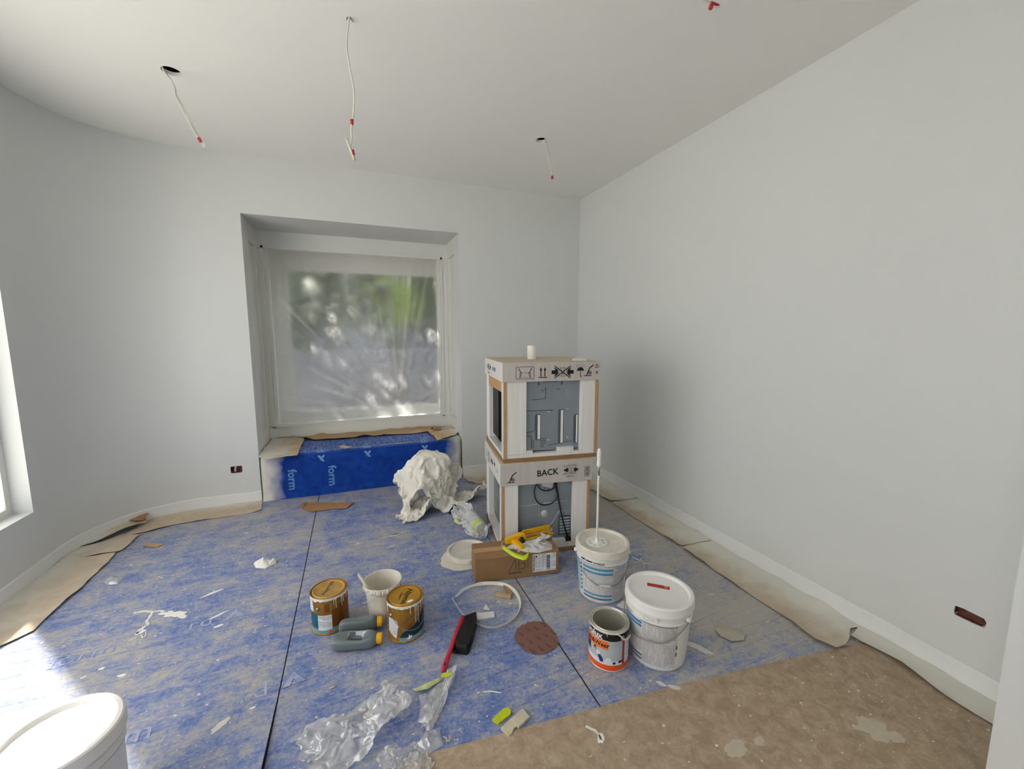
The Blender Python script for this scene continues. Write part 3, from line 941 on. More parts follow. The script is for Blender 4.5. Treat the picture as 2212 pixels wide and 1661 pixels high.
# paint spilled on the boards
def blob_poly(rnd, cx, cy, rx, ry, rot, n=22, rough=.35):
    c, s = math.cos(rot), math.sin(rot)
    out = []
    ph = rnd.uniform(0, 99)
    for i in range(n):
        a = 2 * PI * i / n
        k = 1 + rough * noise.noise(Vector((math.cos(a) * 1.7 + ph, math.sin(a) * 1.7, ph)))  + rough * .6 * rnd.uniform(-1, 1) * .5
        x, y = rx * k * math.cos(a), ry * k * math.sin(a)
        out.append((cx + x * c - y * s, cy + x * s + y * c))
    return out
def splash(parent, polys, m='paint_white', z=.0052, t=.0016):
    bm = bmesh.new()
    for p in polys:
        lo = [bm.verts.new((q[0], q[1], z)) for q in p]
        cxm = sum(q[0] for q in p) / len(p); cym = sum(q[1] for q in p) / len(p)
        hi = [bm.verts.new((cxm + (q[0] - cxm) * .86, cym + (q[1] - cym) * .86, z + t)) for q in p]
        for i in range(len(p)):
            j = (i + 1) % len(p)
            bm.faces.new((lo[i], lo[j], hi[j], hi[i]))
        bm.faces.new(hi)
    return obj('paint_splash', bm, m, parent)
def trail(pts, w):
    """an uneven run of spilled paint as one outline"""
    P = smooth_path([(x, y, 0) for x, y in pts], 8)
    fr = []
    L, Rr = [], []
    for i, p in enumerate(P):
        a = P[max(i - 1, 0)]; b = P[min(i + 1, len(P) - 1)]
        d = (b - a).normalized(); nn = Vector((-d.y, d.x, 0))
        k = w * (.35 + .9 * abs(noise.noise(Vector((i * .31, p.x * 5, 2)))) + .25 * math.sin(i * .9) ** 2)
        L.append(((p + nn * k).x, (p + nn * k).y)); Rr.append(((p - nn * k).x, (p - nn * k).y))
    return L + Rr[::-1]
rp = random.Random(21)
def quads(poly):
    """a trail outline as a chain of convex quads"""
    n = len(poly) // 2
    return [[poly[i], poly[i + 1], poly[-i - 2], poly[-i - 1]] for i in range(n - 1)]
# the big spill left of the gold tins
spill = quads(trail([(-1.165, 2.635), (-1.126, 2.637), (-1.082, 2.617), (-1.041, 2.608), (-0.998, 2.581)], .009))
spill += [blob_poly(rp, *(-0.954, 2.549), .055, .022, -.2), blob_poly(rp, *(-1.005, 2.579), .035, .014, -.1), blob_poly(rp, *(-0.907, 2.507), .022, .012, -.3)]
spill += quads(trail([(-1.075, 2.611), (-1.070, 2.565), (-1.070, 2.531), (-1.053, 2.504), (-1.062, 2.488)], .008))
spill += quads(trail([(-1.062, 2.488), (-1.072, 2.459), (-1.077, 2.435)], .012)) + [blob_poly(rp, *(-1.064, 2.447), .022, .014, .6)]
spill += quads(trail([(-1.050, 2.419), (-1.036, 2.395), (-1.028, 2.404), (-1.039, 2.440)], .004)) + quads(trail([(-1.088, 2.387), (-1.076, 2.398), (-1.066, 2.406)], .003))
splash(b_left, spill)
for k, (px, rx, ry, rot) in enumerate((
        ((-0.823, 2.691), .055, .010, .5), ((-0.737, 2.452), .045, .008, .6), ((-0.709, 2.357), .022, .010, .3),
        ((-1.014, 2.143), .016, .009, -.1), ((-1.116, 2.222), .012, .008, .2), ((-1.165, 2.190), .012, .005, .3), ((-0.440, 1.753), .010, .006, .2), ((-0.537, 1.713), .035, .016, .8))):
    splash(b_left, [blob_poly(rp, *px, rx, ry, rot)], 'paint_white' if k != 7 else 'paint_white_dry')
for px, rx, ry, rot in (((0.238, 3.039), .085, .028, .35), ((-0.227, 2.579), .05, .022, .6), ((0.189, 2.862), .03, .012, .2), ((-0.024, 2.993), .03, .01, .3)):
    splash(b_mid, [blob_poly(rp, px[0] + rp.uniform(-.02, .02), px[1] + rp.uniform(-.015, .015), rx * k, ry * k, rot) for k in (.4, .3, .25)] + quads(trail([(px[0] - rx, px[1] - ry), px, (px[0] + rx, px[1] + ry * .7)], .006)), 'paint_white_dry')
splash(b_mid, quads(trail([(0.446, 1.492), (0.481, 1.481), (0.515, 1.460)], .004)))
# cross-shaped daub behind the front bucket, dabs and worm of paint near the brown board
xs = [(1.697, 2.136), (1.710, 2.094), (1.719, 2.048), (1.751, 2.022)] 
splash(b_right, quads(trail(xs, .009)) + quads(trail([(1.657, 2.072), (1.709, 2.069), (1.743, 2.067)], .006)) + quads(trail([(1.733, 2.100), (1.710, 2.037), (1.692, 2.003)], .006)), 'paint_white_dry')
for px, rx, ry, rot in (((1.484, 1.356), .018, .07, .5), ((1.176, 1.255), .022, .010, -.9), ((1.215, 1.219), .026, .012, -.6), ((1.866, 1.640), .022, .006, -.2), ((1.190, 1.359), .02, .006, .2)):
    splash(b_right, [blob_poly(rp, *px, rx, ry, rot)], 'paint_white_dry')
splash(b_brown, quads(trail([(0.769, 1.204), (0.783, 1.186), (0.794, 1.173), (0.796, 1.152), (0.794, 1.136)], .008)) + [blob_poly(rp, *(0.796, 1.141), .020, .013, .9)], z=.0068)
for px, rx, ry, rot in (((1.782, 0.801), .055, .045, -.4), ((1.831, 0.748), .028, .020, -.2), ((1.339, 0.922), .022, .014, .2), ((1.228, 0.934), .05, .022, .2)):
    splash(b_brown, [blob_poly(rp, *px, rx, ry, rot, 26, .5)], 'stain_pale', z=.0066, t=.0006)
# fine flecks, past counting
def flecks(parent, n, region, z, seed, m):
    rnd = random.Random(seed)
    bm = bmesh.new()
    for _ in range(n):
        x = rnd.uniform(region[0], region[1]); y = rnd.uniform(region[2], region[3])
        s = rnd.choice((.0025, .003, .004, .006)) * rnd.uniform(.6, 1.3)
        a = rnd.uniform(0, 3.1); e = rnd.uniform(.25, .9)
        vv = [bm.verts.new((x + s * math.cos(a + 2 * PI * i / 6), y + s * e * math.sin(a + 2 * PI * i / 6), z)) for i in range(6)]
        tp = bm.verts.new((x, y, z + .0015))
        for i in range(6): bm.faces.new((vv[i], vv[(i + 1) % 6], tp))
    o = obj('paint_flecks', bm, m, parent)
    o['kind'] = 'stuff'
flecks(b_left, 420, (-1.6, -.40, 1.2, 3.6), .0052, 1, 'paint_white')
flecks(b_mid, 700, (-.33, .85, 1.33, 3.9), .0052, 2, 'paint_white_dry')
flecks(b_right, 650, (.90, 2.04, 1.26, 3.4), .0052, 3, 'paint_white_dry')
flecks(b_brown, 420, (.1, 2.2, .55, 1.10), .0066, 4, 'paint_white_dry')

# ================================================================== window seat under its blue board
seat = thing('bench', 'built-in bench under the bay window, hidden by a blue board', 'bench', (0, 0, 0))
obj('seat_top', box(AX0 + .002, AX1 - .002, D + .03, AY - .001, .39, .41), 'lime_pale', seat)
obj('front_panel', box(AX0 + .002, AX1 - .002, D + .03, D + .05, .0, .39), 'lime_pale', seat)
cover = thing('seat_cover_board', 'bright blue protection board folded over the window seat, white overspray at both ends', 'floor sheet', (0, 0, 0))
prof = [(AY - .004, .4145), (4.5, .4145), (4.26, .416)]
for i in range(9):
    a = math.radians(90 + 82 * i / 8)
    prof.append((4.195 + .085 * math.cos(a) * 1.0, .332 + .085 * math.sin(a)))
prof += [(4.106, .2), (4.108, .06), (4.092, .012), (4.07, .008)]
bm = bmesh.new()
nx = 48
rings = []
for i in range(nx + 1):
    x = AX0 + .012 + (AX1 - AX0 - .03) * i / nx
    rings.append([(x, y - (.010 * noise.noise(Vector((x * 2.2, z * 3, 5))) if y < 4.3 else 0), z + (.004 * noise.noise(Vector((x * 5, y * 5, 2))) + .004) * max(0, min(1, (z - .34) / .07))) for y, z in prof])
R = [[bm.verts.new(p) for p in r] for r in rings]
for a, b in zip(R, R[1:]):
    for j in range(len(prof) - 1): bm.faces.new((a[j], b[j], b[j + 1], a[j + 1]))
o = obj('folded_board', bm, 'bench_blue', cover, True)
md = o.modifiers.new('thickness', 'SOLIDIFY'); md.thickness = .0025; md.offset = -1
# printed words running down the front: rotated a quarter turn
def bench_fn(u, v):
    """u along the seat, v down the folded surface from its back edge (metres of board)"""
    s = v
    for (y0, z0), (y1, z1) in zip(prof, prof[1:]):
        L = math.hypot(y1 - y0, z1 - z0)
        if s <= L:
            k = s / L
            y, z = y0 + (y1 - y0) * k, z0 + (z1 - z0) * k
            break
        s -= L
    w = .010 * noise.noise(Vector((u * 2.2, z * 3, 5))) if y < 4.3 else 0
    return (u, y - w - (.0015 if z < .40 else 0), z + (.0015 + .004 + .004 * noise.noise(Vector((u * 5, y * 5, 2)))) * max(0, min(1, (z - .34) / .07)))
def seat_text(x, v0, s, body, mark):
    # letters read downwards: +text direction = +v, letter tops point to +u
    fn = lambda a, b: bench_fn(x + b, v0 + a)
    text('print', body, s, fn, 'print_blue', cover, 0, 0, 0, cut=.03, bold=.0015)
    if mark:
        L = mark
        pol = [[(L, 0), (L, .030), (L + .058, .085), (L + .058, .055)], [(L, .085), (L, .062), (L + .05, .03), (L + .02, .075)], [(L + .012, .034), (L + .012, .056), (L + .03, .046)]]
        flat('print', [[(p[0], p[1] * .8) for p in q] for q in pol], fn, 'print_blue', cover, cut=.03)
for i, x in enumerate((-.605, -.268)): seat_text(x, .72, .10, 'form', None)
for i, x in enumerate((-.36, .05, .60)): seat_text(x, .50, .10, 'rd', .115)

# ================================================================== masking paper
GP = 'brown masking paper along the walls'
def paper(outline, m, label, z0=.005, lift=.006, s=1.0, curl=.02, res=.04, jag=.003, group=GP, thick=.0008, f=4.0):
    return tag(sheet('masking_paper', outline, paper_h(lift, s, f, curl), m, None, res=res, z0=z0, jag=jag, seed=int(s * 10), thick=thick), label, 'paper', group)
paper([(2.085, 3.63), (2.375, 3.60), (2.375, 4.10), (2.09, 4.10)], 'kraft_right', 'piece of masking paper in the far right corner behind the ovens', s=1)
paper([(2.083, 2.955), (2.375, 2.945), (2.375, 3.615), (2.083, 3.625)], 'kraft_right', 'short masking paper strip by the right skirting, level with the ovens', s=2)
paper([(2.095, 2.125), (2.375, 2.115), (2.375, 2.935), (2.088, 2.945)], 'kraft_right', 'masking paper strip by the right skirting, level with the two white buckets', s=3, z0=.006)
paper([(2.092, 2.099), (2.076, 1.699), (2.075, 1.364), (2.057, 1.254), (2.050, 1.183), (2.083, 1.107), (2.147, 1.104), (2.204, 1.120), (2.238, 1.140)] + [(2.30, 1.17), (2.375, 1.16), (2.375, 2.105)], 'kraft_right', 'long torn masking paper strip ending at the brown board by the right skirting', s=4, lift=.010, curl=.025)
paper([(2.243, 1.138), (2.235, 1.086), (2.264, 0.998), (2.249, 0.881), (2.228, 0.780), (2.227, 0.698), (2.231, 0.641)] + [(2.375, .58), (2.375, 1.17)], 'kraft_right', 'narrow creased masking paper strip in the right foreground, painted over white', s=5, lift=.014, curl=.03, z0=.008)
paper([(1.025, 4.074), (1.032, 3.880), (1.094, 3.822), (1.169, 3.808)] + [(1.9, 3.88), (1.95, 4.10), (1.045, 4.10)], 'kraft_back', 'masking paper strip below the back wall, right of the window seat', s=6)
cr = lambda s: s
paper([(-0.825, 4.106), (-1.204, 4.107), (-1.521, 4.074), (-1.607, 3.999), (-1.655, 3.719), (-1.502, 3.745), (-1.356, 3.814), (-1.216, 3.830), (-0.972, 3.836), (-0.825, 3.859), (-0.791, 3.883)][::-1], 'kraft_back', 'long masking paper strip along the back wall, left of the window seat', s=7, curl=.015)
paper([(-1.542, 3.686), (-1.551, 3.455), (-1.580, 3.447), (-1.741, 3.446), (-1.861, 3.420), (-1.873, 3.614), (-1.748, 3.664), (-1.653, 3.715)], 'kraft_left', 'masking paper sheet in the curve of the wall, second from the back', s=9, z0=.008)
paper([(-1.594, 3.952), (-1.570, 3.872), (-1.749, 3.667), (-1.871, 3.608), (-1.853, 3.689), (-1.773, 3.811), (-1.695, 3.919)], 'kraft_left', 'raised folded flap of masking paper in the curved corner', s=8, z0=.022, lift=.03, curl=.03)
paper([(-1.707, 4.061), (-1.587, 3.975), (-1.582, 3.861), (-1.702, 3.916)], 'kraft_dark', 'small tan paper scrap standing against the curved skirting', s=10, z0=.05, lift=.03)
paper([(-1.578, 3.441), (-1.558, 3.310), (-1.563, 3.140), (-1.555, 3.027), (-1.561, 2.944), (-1.569, 2.800), (-1.567, 2.643), (-1.642, 2.557)] + [(-1.72, 2.36), (-1.862, 2.36), (-1.862, 2.7)] + [(-1.880, 2.969), (-1.884, 3.194), (-1.859, 3.415), (-1.737, 3.438)], 'kraft_left', 'broad masking paper sheet under the left window', s=11, z0=.009, lift=.008, curl=.02)
# loose scraps
o = paper([(-0.489, 3.857), (-0.472, 3.897), (-0.046, 3.774), (-0.112, 3.650), (-0.225, 3.684), (-0.326, 3.677), (-0.402, 3.688), (-0.469, 3.769)], 'kraft_dark', 'loose strip of tan paper lying flat in front of the window seat', s=12, lift=.012, group=None)
sheet('fold', [(-0.489, 3.857), (-0.471, 3.899), (-0.437, 3.891), (-0.468, 3.770)], lambda x, y, d: .014 + .006 * d / .02, 'kraft_dark', o, res=.02, z0=.005)
paper([(-1.447, 3.482), (-1.431, 3.525), (-1.324, 3.476), (-1.350, 3.433)], 'kraft', 'small tan paper scrap on the blue board near the curved wall', s=13, group=None)
# paper on the window seat
zs = .424
paper([(-0.818, 4.728), (-0.681, 4.704), (-0.543, 4.637), (-0.506, 4.590), (-0.507, 3.981), (-0.626, 3.964), (-0.749, 3.938), (-0.818, 4.058)], 'kraft_seat_left', 'tan paper sheet on the left end of the window seat', z0=zs, s=14, lift=.006, group='paper on the window seat')
paper([(0.722, 4.458), (0.918, 4.592), (1.010, 4.664), (1.033, 4.281), (0.962, 4.185), (0.920, 4.152), (0.750, 4.011)], 'kraft_seat_right', 'curled tan paper sheet on the right end of the window seat', z0=zs + .002, s=15, lift=.02, curl=.05, group='paper on the window seat')
paper([(-0.775, 4.740), (-0.623, 4.726), (-0.400, 4.499), (-0.092, 4.465), (0.230, 4.464), (0.565, 4.433), (0.733, 4.454)] + [(.86, 4.705), (.3, 4.705), (-.3, 4.705), (-.77, 4.705)], 'kraft', 'narrow tan paper strip along the back of the window seat', z0=zs + .003, s=16, lift=.010, curl=.03, group='paper on the window seat')
paper([(-0.176, 4.161), (-0.128, 4.193), (-0.050, 4.105), (-0.111, 4.048)], 'beige_board', 'small crumpled scrap in the middle of the blue window seat', z0=zs, s=17, lift=.012, res=.015, group=None)
paper([(0.801, 4.598), (0.898, 4.572), (0.869, 4.413), (0.784, 4.445)], 'kraft_dark', 'small square of tan paper at the back right of the window seat', z0=.445, s=18, lift=.006, res=.02, group=None)

# ================================================================== ceiling and its wires
def wire(name, label, strands, tapes, loop=None, hook=None):
    t = thing(name, label, 'cable', (0, 0, 0), 0, 'cables hanging from the ceiling')
    for s in strands: obj('strand', tube(smooth_path(s, 8), .0040, 8), 'cable_white', t, True)
    for a, b, r in tapes: obj('tape', tube([a, b], r, 10), 'red_tape', t, True)
    if loop: obj('loop_end', tube(smooth_path(loop, 8), .0034, 8), 'cable_white', t, True)
    if hook: obj('hook', tube(smooth_path(hook, 6), .003, 6), 'wire_metal', t, True)
    return t
def yz(pts, y, top=None):
    return ([top] if top else []) + [(a, y, b) for a, b in pts]
w1a = [(-0.910, 2.939), (-0.884, 2.900), (-0.872, 2.866), (-0.871, 2.830), (-0.855, 2.782), (-0.826, 2.714), (-0.797, 2.650), (-0.777, 2.613)]
w1b = [(-0.917, 2.952), (-0.891, 2.915), (-0.872, 2.871), (-0.866, 2.831), (-0.845, 2.784), (-0.815, 2.716), (-0.790, 2.651), (-0.773, 2.614)]
wire('ceiling_cable', 'twin white cable with red tape hanging from the left ceiling hole',
     [yz(w1a, 3.0, (-.925, 3.0, H + .03)), yz(w1b, 3.006, (-.93, 3.0, H + .05))],
     [((w1a[-1][0] - .003, 3.002, w1a[-1][1] + .006), (w1a[-1][0] + .008, 3.002, w1a[-1][1] - .016), .0085)],
     loop=yz([(-0.773, 2.607), (-0.764, 2.585), (-0.754, 2.572), (-0.749, 2.583), (-0.761, 2.601), (-0.771, 2.609)], 3.002))
w2a = [(0.047, 2.942), (0.039, 2.893), (0.033, 2.842), (0.035, 2.793), (0.041, 2.744), (0.049, 2.696), (0.055, 2.656), (0.055, 2.606), (0.048, 2.532)]
wc = [(0.040, 2.500), (0.036, 2.458), (0.037, 2.427), (0.029, 2.388), (0.030, 2.363)]
wire('ceiling_cable', 'long single cable with a taped bundle end hanging mid-ceiling',
     [yz(w2a + wc, 2.232, (.053, 2.232, H + .03))], [((wc[0][0] + .001, 2.232, wc[0][1] + .014), (wc[0][0], 2.232, wc[0][1] - .008), .008), ],
     loop=yz([(0.010, 2.423), (0.021, 2.393), (0.034, 2.360), (0.043, 2.331)], 2.230), hook=[(.038, 2.232, H - .012), (.040, 2.232, H - .002), (.046, 2.232, H + .004), (.056, 2.232, H - .004), (.066, 2.23, H - .014)])
wire_o = [o for o in bpy.data.objects if o.name.startswith('ceiling_cable')][-1]
e0 = [(0.012, 2.425), (0.025, 2.388), (0.038, 2.356), (0.045, 2.330)]
obj('bundle', tube(yz(e0, 2.228), .0065, 8), 'old_white_plastic', wire_o, True)
obj('tape', tube(yz([(0.037, 2.375), (0.042, 2.352)], 2.226), .007, 8), 'red_tape', wire_o, True)
w3a = [(1.425, 2.951), (1.441, 2.890), (1.457, 2.826), (1.478, 2.745), (1.491, 2.706)]
w3b = [(1.440, 2.957), (1.456, 2.903), (1.473, 2.828), (1.486, 2.763), (1.495, 2.706)]
wire('ceiling_cable', 'twin white cable with red tape hanging from the hole near the right wall',
     [yz(w3a, 3.0, (1.43, 3.005, H + .04)), yz(w3b, 3.008, (1.435, 3.01, H + .04))],
     [((w3a[-1][0] + .002, 3.004, w3a[-1][1] + .006), (w3a[-1][0] - .002, 3.004, w3a[-1][1] - .016), .009)],
     loop=yz([(1.495, 2.696), (1.507, 2.674), (1.515, 2.661)], 3.004))
w4 = [(1.402, 2.950), (1.435, 2.920), (1.461, 2.909), (1.493, 2.901), (1.524, 2.902), (1.548, 2.908)]
wire('ceiling_cable', 'bent cable with red tape at the top edge near the right wall',
     [yz(w4, 1.51), yz([(1.422, 2.955), (1.455, 2.925), (1.481, 2.914), (1.513, 2.912), (1.550, 2.914)], 1.515)], [(([(1.498, 2.901)][0][0], 1.508, [(1.498, 2.901)][0][1]), ([(1.494, 2.887)][0][0], 1.508, [(1.494, 2.887)][0][1]), .009)])
wire_o = [o for o in bpy.data.objects if o.name.startswith('ceiling_cable')][-1]
obj('tape', tube(yz([(1.500, 2.914), (1.542, 2.914)], 1.513), .006, 8), 'red_tape', wire_o, True)
fm = CLOTH['film_shape']
flo = [min(v.co[k] for v in fm.vertices) for k in range(3)]; fhi = [max(v.co[k] for v in fm.vertices) for k in range(3)]
def film_at(loc, rz, sx, sy, sz):
    """the fallen film, recentred, scaled to the size given and set down at loc"""
    return Matrix.Translation(loc) @ Matrix.Rotation(rz, 4, 'Z') @ Matrix.Diagonal((sx / (fhi[0] - flo[0]), sy / (fhi[1] - flo[1]), sz / (fhi[2] - flo[2]), 1)) @ Matrix.Translation((-(flo[0] + fhi[0]) / 2, -(flo[1] + fhi[1]) / 2, -flo[2]))

# ================================================================== boxed ovens
def bead(parent, name, paths, r, m, fn):
    bm = bmesh.new()
    for p in paths:
        add_tube(bm, [fn(*q) for q in p], r, 6)
    return obj(name, bm, m, parent, True)
def carton(t, w, d, h, cap, post, gL, gR, lid_m='carton_shaded'):
    """shared packing: tray, foam base, four foam corner posts with card edge guards, lid"""
    lid = obj('lid', box(-w / 2 - .008, w / 2 + .008, -.008, d + .008, h - .006, h, bev=.0025), 'carton_top', t)
    for nm, b in (('lid_skirt', (-w / 2 - .008, w / 2 + .008, -.0085, -.0035, h - cap, h - .002)), ('lid_skirt', (-w / 2 - .008, w / 2 + .008, d + .0035, d + .0085, h - cap, h - .002)),
                  ('lid_skirt', (-w / 2 - .0085, -w / 2 - .0035, -.008, d + .008, h - cap, h - .002)), ('lid_skirt', (w / 2 + .0035, w / 2 + .0085, -.008, d + .008, h - cap, h - .002))):
        obj(nm, box(*b, bev=.0015), lid_m if b[3] < 0 else 'carton_white', lid)
    tray = obj('tray', box(-w / 2, w / 2, 0, d, 0, .028, bev=.002), 'cardboard', t)
    bm = bmesh.new()
    add_box(bm, -w / 2 + .012, w / 2 - .004, .004, .06, .028, .052)
    add_box(bm, -w / 2 + .012, -w / 2 + .2, .004, .06, .05, .072); add_box(bm, w / 2 - .28, w / 2 - .17, .004, .06, .05, .082)
    add_box(bm, -w / 2 + .004, -w / 2 + .06, .06, d - .06, .028, .05); add_box(bm, w / 2 - .06, w / 2 - .004, .06, d - .06, .028, .05); add_box(bm, -w / 2 + .01, w / 2 - .01, d - .06, d - .004, .028, .055)
    obj('foam_base', bm, 'foam_white', t)
    for sx, ws in ((-1, gL), (1, gR)):
        xo = sx * w / 2
        xi = sx * (w / 2 - .022); xe = sx * (w / 2 - ws)
        for y0, y1 in ((.003, .075), (d - .10, d - .003)):
            obj('foam_post', box(min(xo * .992, xe), max(xo * .992, xe), y0, y1, .05, h - .02, bev=.004), 'foam_white', t)
        obj('edge_guard', box(min(xo * 1.001, xi), max(xo * 1.001, xi), .0, .004, .028, h - .01), 'cardboard_light', t)
        obj('edge_guard', box(min(xo * 1.002, sx * (w / 2 - .003)), max(xo * 1.002, sx * (w / 2 - .003)), .0, .05, .028, h - .01), 'carton_white' if sx < 0 else 'cardboard_light', t)
    return lid
def sym(fn):
    """the handling symbols, each drawn around (x, y) at size s"""
    return fn
def clamp_polys(x, y, s, cross=True):
    P = []
    for sg in (-1, 1):
        P.append([(x + sg * s * 1.0, y + s * .16), (x + sg * s * .62, y + s * .16), (x + sg * s * .62, y - s * .16), (x + sg * s * 1.0, y - s * .16)])
        P.append([(x + sg * s * .82, y + s * .42), (x + sg * s * .5, y + s * .26), (x + sg * s * .42, y + s * .12), (x + sg * s * .42, y - s * .12), (x + sg * s * .5, y - s * .26), (x + sg * s * .82, y - s * .42), (x + sg * s * .66, y - s * .2), (x + sg * s * .66, y + s * .2)])
        P += stroke([(x + sg * s * .36, y - s * .36), (x + sg * s * .36, y + s * .36)], s * .04)
    P += stroke([(x - s * .22, y + s * .36), (x + s * .22, y + s * .36), (x - s * .16, y - s * .36), (x + s * .16, y - s * .36)], s * .035, True)
    if cross:
        P += stroke([(x - s * .7, y + s * .5), (x + s * .7, y - s * .5)], s * .085) + stroke([(x - s * .7, y - s * .5), (x + s * .7, y + s * .5)], s * .085)
    return P
def trolley_polys(x, y, s):
    return stroke([(x - s * .45, y - s * .55), (x + s * .4, y - s * .55)], s * .09) + stroke([(x - s * .15, y - s * .5), (x + s * .2, y + s * .3), (x + s * .62, y + s * .6)], s * .12) + \
        stroke(arc(x + s * .24, y - s * .25, s * .18, 0, 360, 18), s * .06) + stroke(arc(x + s * .24, y - s * .25, s * .07, 0, 360, 10), s * .06) + stroke([(x - s * .05, y - s * .1), (x + s * .2, y - s * .1)], s * .05)
def umbrella_polys(x, y, s):
    top = arc(x, y, s * .5, 0, 180, 16)
    sc = []
    for k in range(4): sc += [(x - s * .5 + s * .25 * (k + .5), y + s * .09), (x - s * .5 + s * .25 * (k + 1), y)]
    P = [top + sc[:-1]] + stroke([(x, y), (x, y - s * .62), (x + s * .06, y - s * .72), (x + s * .14, y - s * .66)], s * .09)
    for k in range(5):
        for r in range(3): P += stroke([(x - s * .5 + k * s * .25, y + s * (.55 + .0 + r * .13)), (x - s * .52 + k * s * .25, y + s * (.50 + r * .13))], s * .045)
    return P
def arrows_polys(x, y, s):
    P = stroke([(x - s * .55, y - s * .62), (x + s * .55, y - s * .62)], s * .11)
    for k in (-.26, .26):
        P += stroke([(x + k * s, y - s * .48), (x + k * s, y + s * .3)], s * .12)
        P.append([(x + k * s - s * .17, y + s * .25), (x + k * s + s * .17, y + s * .25), (x + k * s, y + s * .66)])
    return P
def carry_polys(x, y, s):
    P = stroke(arc(x + s * .9, y + s * .55, s * .1, 0, 90, 4) + arc(x - s * .9, y + s * .55, s * .1, 90, 180, 4) + arc(x - s * .9, y - s * .55, s * .1, 180, 270, 4) + arc(x + s * .9, y - s * .55, s * .1, 270, 360, 4), s * .045, True)
    P += stroke([(x - s * .36, y + .02 * s), (x + s * .36, y + .02 * s)], s * .03) + stroke([(x - s * .5, y - s * .5), (x + s * .5, y - s * .5)], s * .025)
    for g in (-1, 1):
        P += stroke(arc(x + g * s * .68, y + s * .44, s * .07, 0, 360, 10), s * .035)
        P += stroke([(x + g * s * .66, y + s * .34), (x + g * s * .42, y + s * .02), (x + g * s * .36, y - .03 * s)], s * .07)
        P += stroke([(x + g * s * .6, y + s * .04), (x + g * s * .56, y - s * .3), (x + g * s * .66, y - s * .52)], s * .05) + stroke([(x + g * s * .5, y + s * .0), (x + g * s * .44, y - s * .28), (x + g * s * .56, y - s * .52)], s * .05)
    return P
def recycle_polys(x, y, s):
    P = []
    for k in range(3):
        a = math.radians(90 + 120 * k); b = math.radians(90 + 120 * (k + 1))
        p = Vector((x + s * .5 * math.cos(a), y + s * .5 * math.sin(a))); q = Vector((x + s * .5 * math.cos(b), y + s * .5 * math.sin(b)))
        P += stroke([p.lerp(q, .12), p.lerp(q, .8)], s * .13)
    return P

GO = 'boxed ovens stacked one on the other'
# --- lower oven
lo_w, lo_d, lo_h = .624, .640, .650
t = thing('boxed_oven', 'lower boxed oven on the floor, its carton lid printed BACK', 'boxed oven', (1.175, 2.392, .006), -.150, GO)
lid = carton(t, lo_w, lo_d, lo_h, .150, .11, .116, .124)
obj('oven_body', box(-.262, .262, .052, .585, .075, .585, bev=.004), 'steel_dark', t)
pan = obj('rear_panel', box(-.25, .25, .040, .052, .075, .545, bev=.003), 'steel', t)
obj('glass_side', box(-.268, -.262, .11, .53, .12, .54), 'glass_side', t)
obj('panel_edge', box(.188, .200, .028, .042, .075, .52), 'steel_edge', t)
pf = lambda u, v: (u, .0395, v)
bead(pan, 'pressing', [[(-.19, .33), (-.055, .338), (-.045, .36), (-.045, .10)], [(-.02, .40), (-.02, .50)], [(.01, .40), (.01, .50)], [(-.01, .34), (.165, .345), (.165, .30)], [(-.05, .12), (-.01, .13), (.06, .20), (.10, .27), (.165, .275)]], .0026, 'steel_edge', pf)
obj('knockout', lathe([(.0, .006), (.022, .006), (.025, .003), (.025, -.001), (.029, 0)], 28), 'steel_edge', pan, True).matrix_local = Matrix.Translation((-.002, .040, .265)) @ Matrix.Rotation(PI / 2, 4, 'X')
for k in range(6):
    o = obj('vent_slat', xf(box(.108, .180, -.004, .004, -.004, .008, bev=.002), Matrix.Rotation(.5, 4, 'X')), 'steel_edge', pan)
    o.location = (0, .037, .115 + k * .021)
obj('vent_back', box(.100, .184, .0385, .0405, .10, .24), 'steel_dark', pan)
obj('hole', lathe([(0, 0), (.004, 0), (.004, .004)], 10), 'black', pan).matrix_local = Matrix.Translation((-.085, .0405, .365)) @ Matrix.Rotation(PI / 2, 4, 'X')
loop = [(.004 + .083 * math.cos(a), .026 + .006 * math.sin(3 * a), .425 + .095 * math.sin(a)) for a in [math.radians(k) for k in range(-260, 100, 12)]]
loop2 = [(.01 + .068 * math.cos(a), .022, .49 + .055 * math.sin(a)) for a in [math.radians(k) for k in range(180, 372, 16)]]
bm = bmesh.new()
add_tube(bm, loop, .0042, 8); add_tube(bm, loop2, .0042, 8)
add_tube(bm, smooth_path([(.07, .022, .50), (.085, .022, .42), (.11, .02, .28), (.14, .018, .16), (.165, .015, .085)]), .0055, 8)
add_tube(bm, smooth_path([(.05, .02, .50), (.075, .02, .44), (.105, .018, .30), (.135, .02, .18), (.16, .018, .08)]), .0042, 8)
obj('power_cable', bm, 'black', t, True)
obj('cable_bag', xf(box(-.04, .04, -.012, .012, -.03, .03, bev=.01), Matrix.Translation((.015, .022, .49)) @ Matrix.Rotation(.35, 4, 'Y')), 'film_milky', t, True)
obj('shadow_strip', box(-.2, .195, .02, .05, .060, .078), 'black', t)  # black strip stands in for the shade under the panel
ff = lambda u, v: (u, -.0095, v)
text('lettering', 'BACK', .058, ff, 'black_print', lid, -.072, .552, math.radians(3), bold=.0012)
text('lettering', 'CLAMP HERE', .0165, ff, 'black_print', lid, .112, .604, math.radians(3))
text('lettering', 'MAX FORCE', .0165, ff, 'black_print', lid, .112, .548, math.radians(3))
text('lettering', '1000 Kg', .0165, ff, 'black_print', lid, .130, .530, math.radians(3))
flat('symbol', clamp_polys(.168, .582, .050, False), ff, 'black_print', lid)
flat('symbol', trolley_polys(-.250, .556, .058), ff, 'black_print', lid)
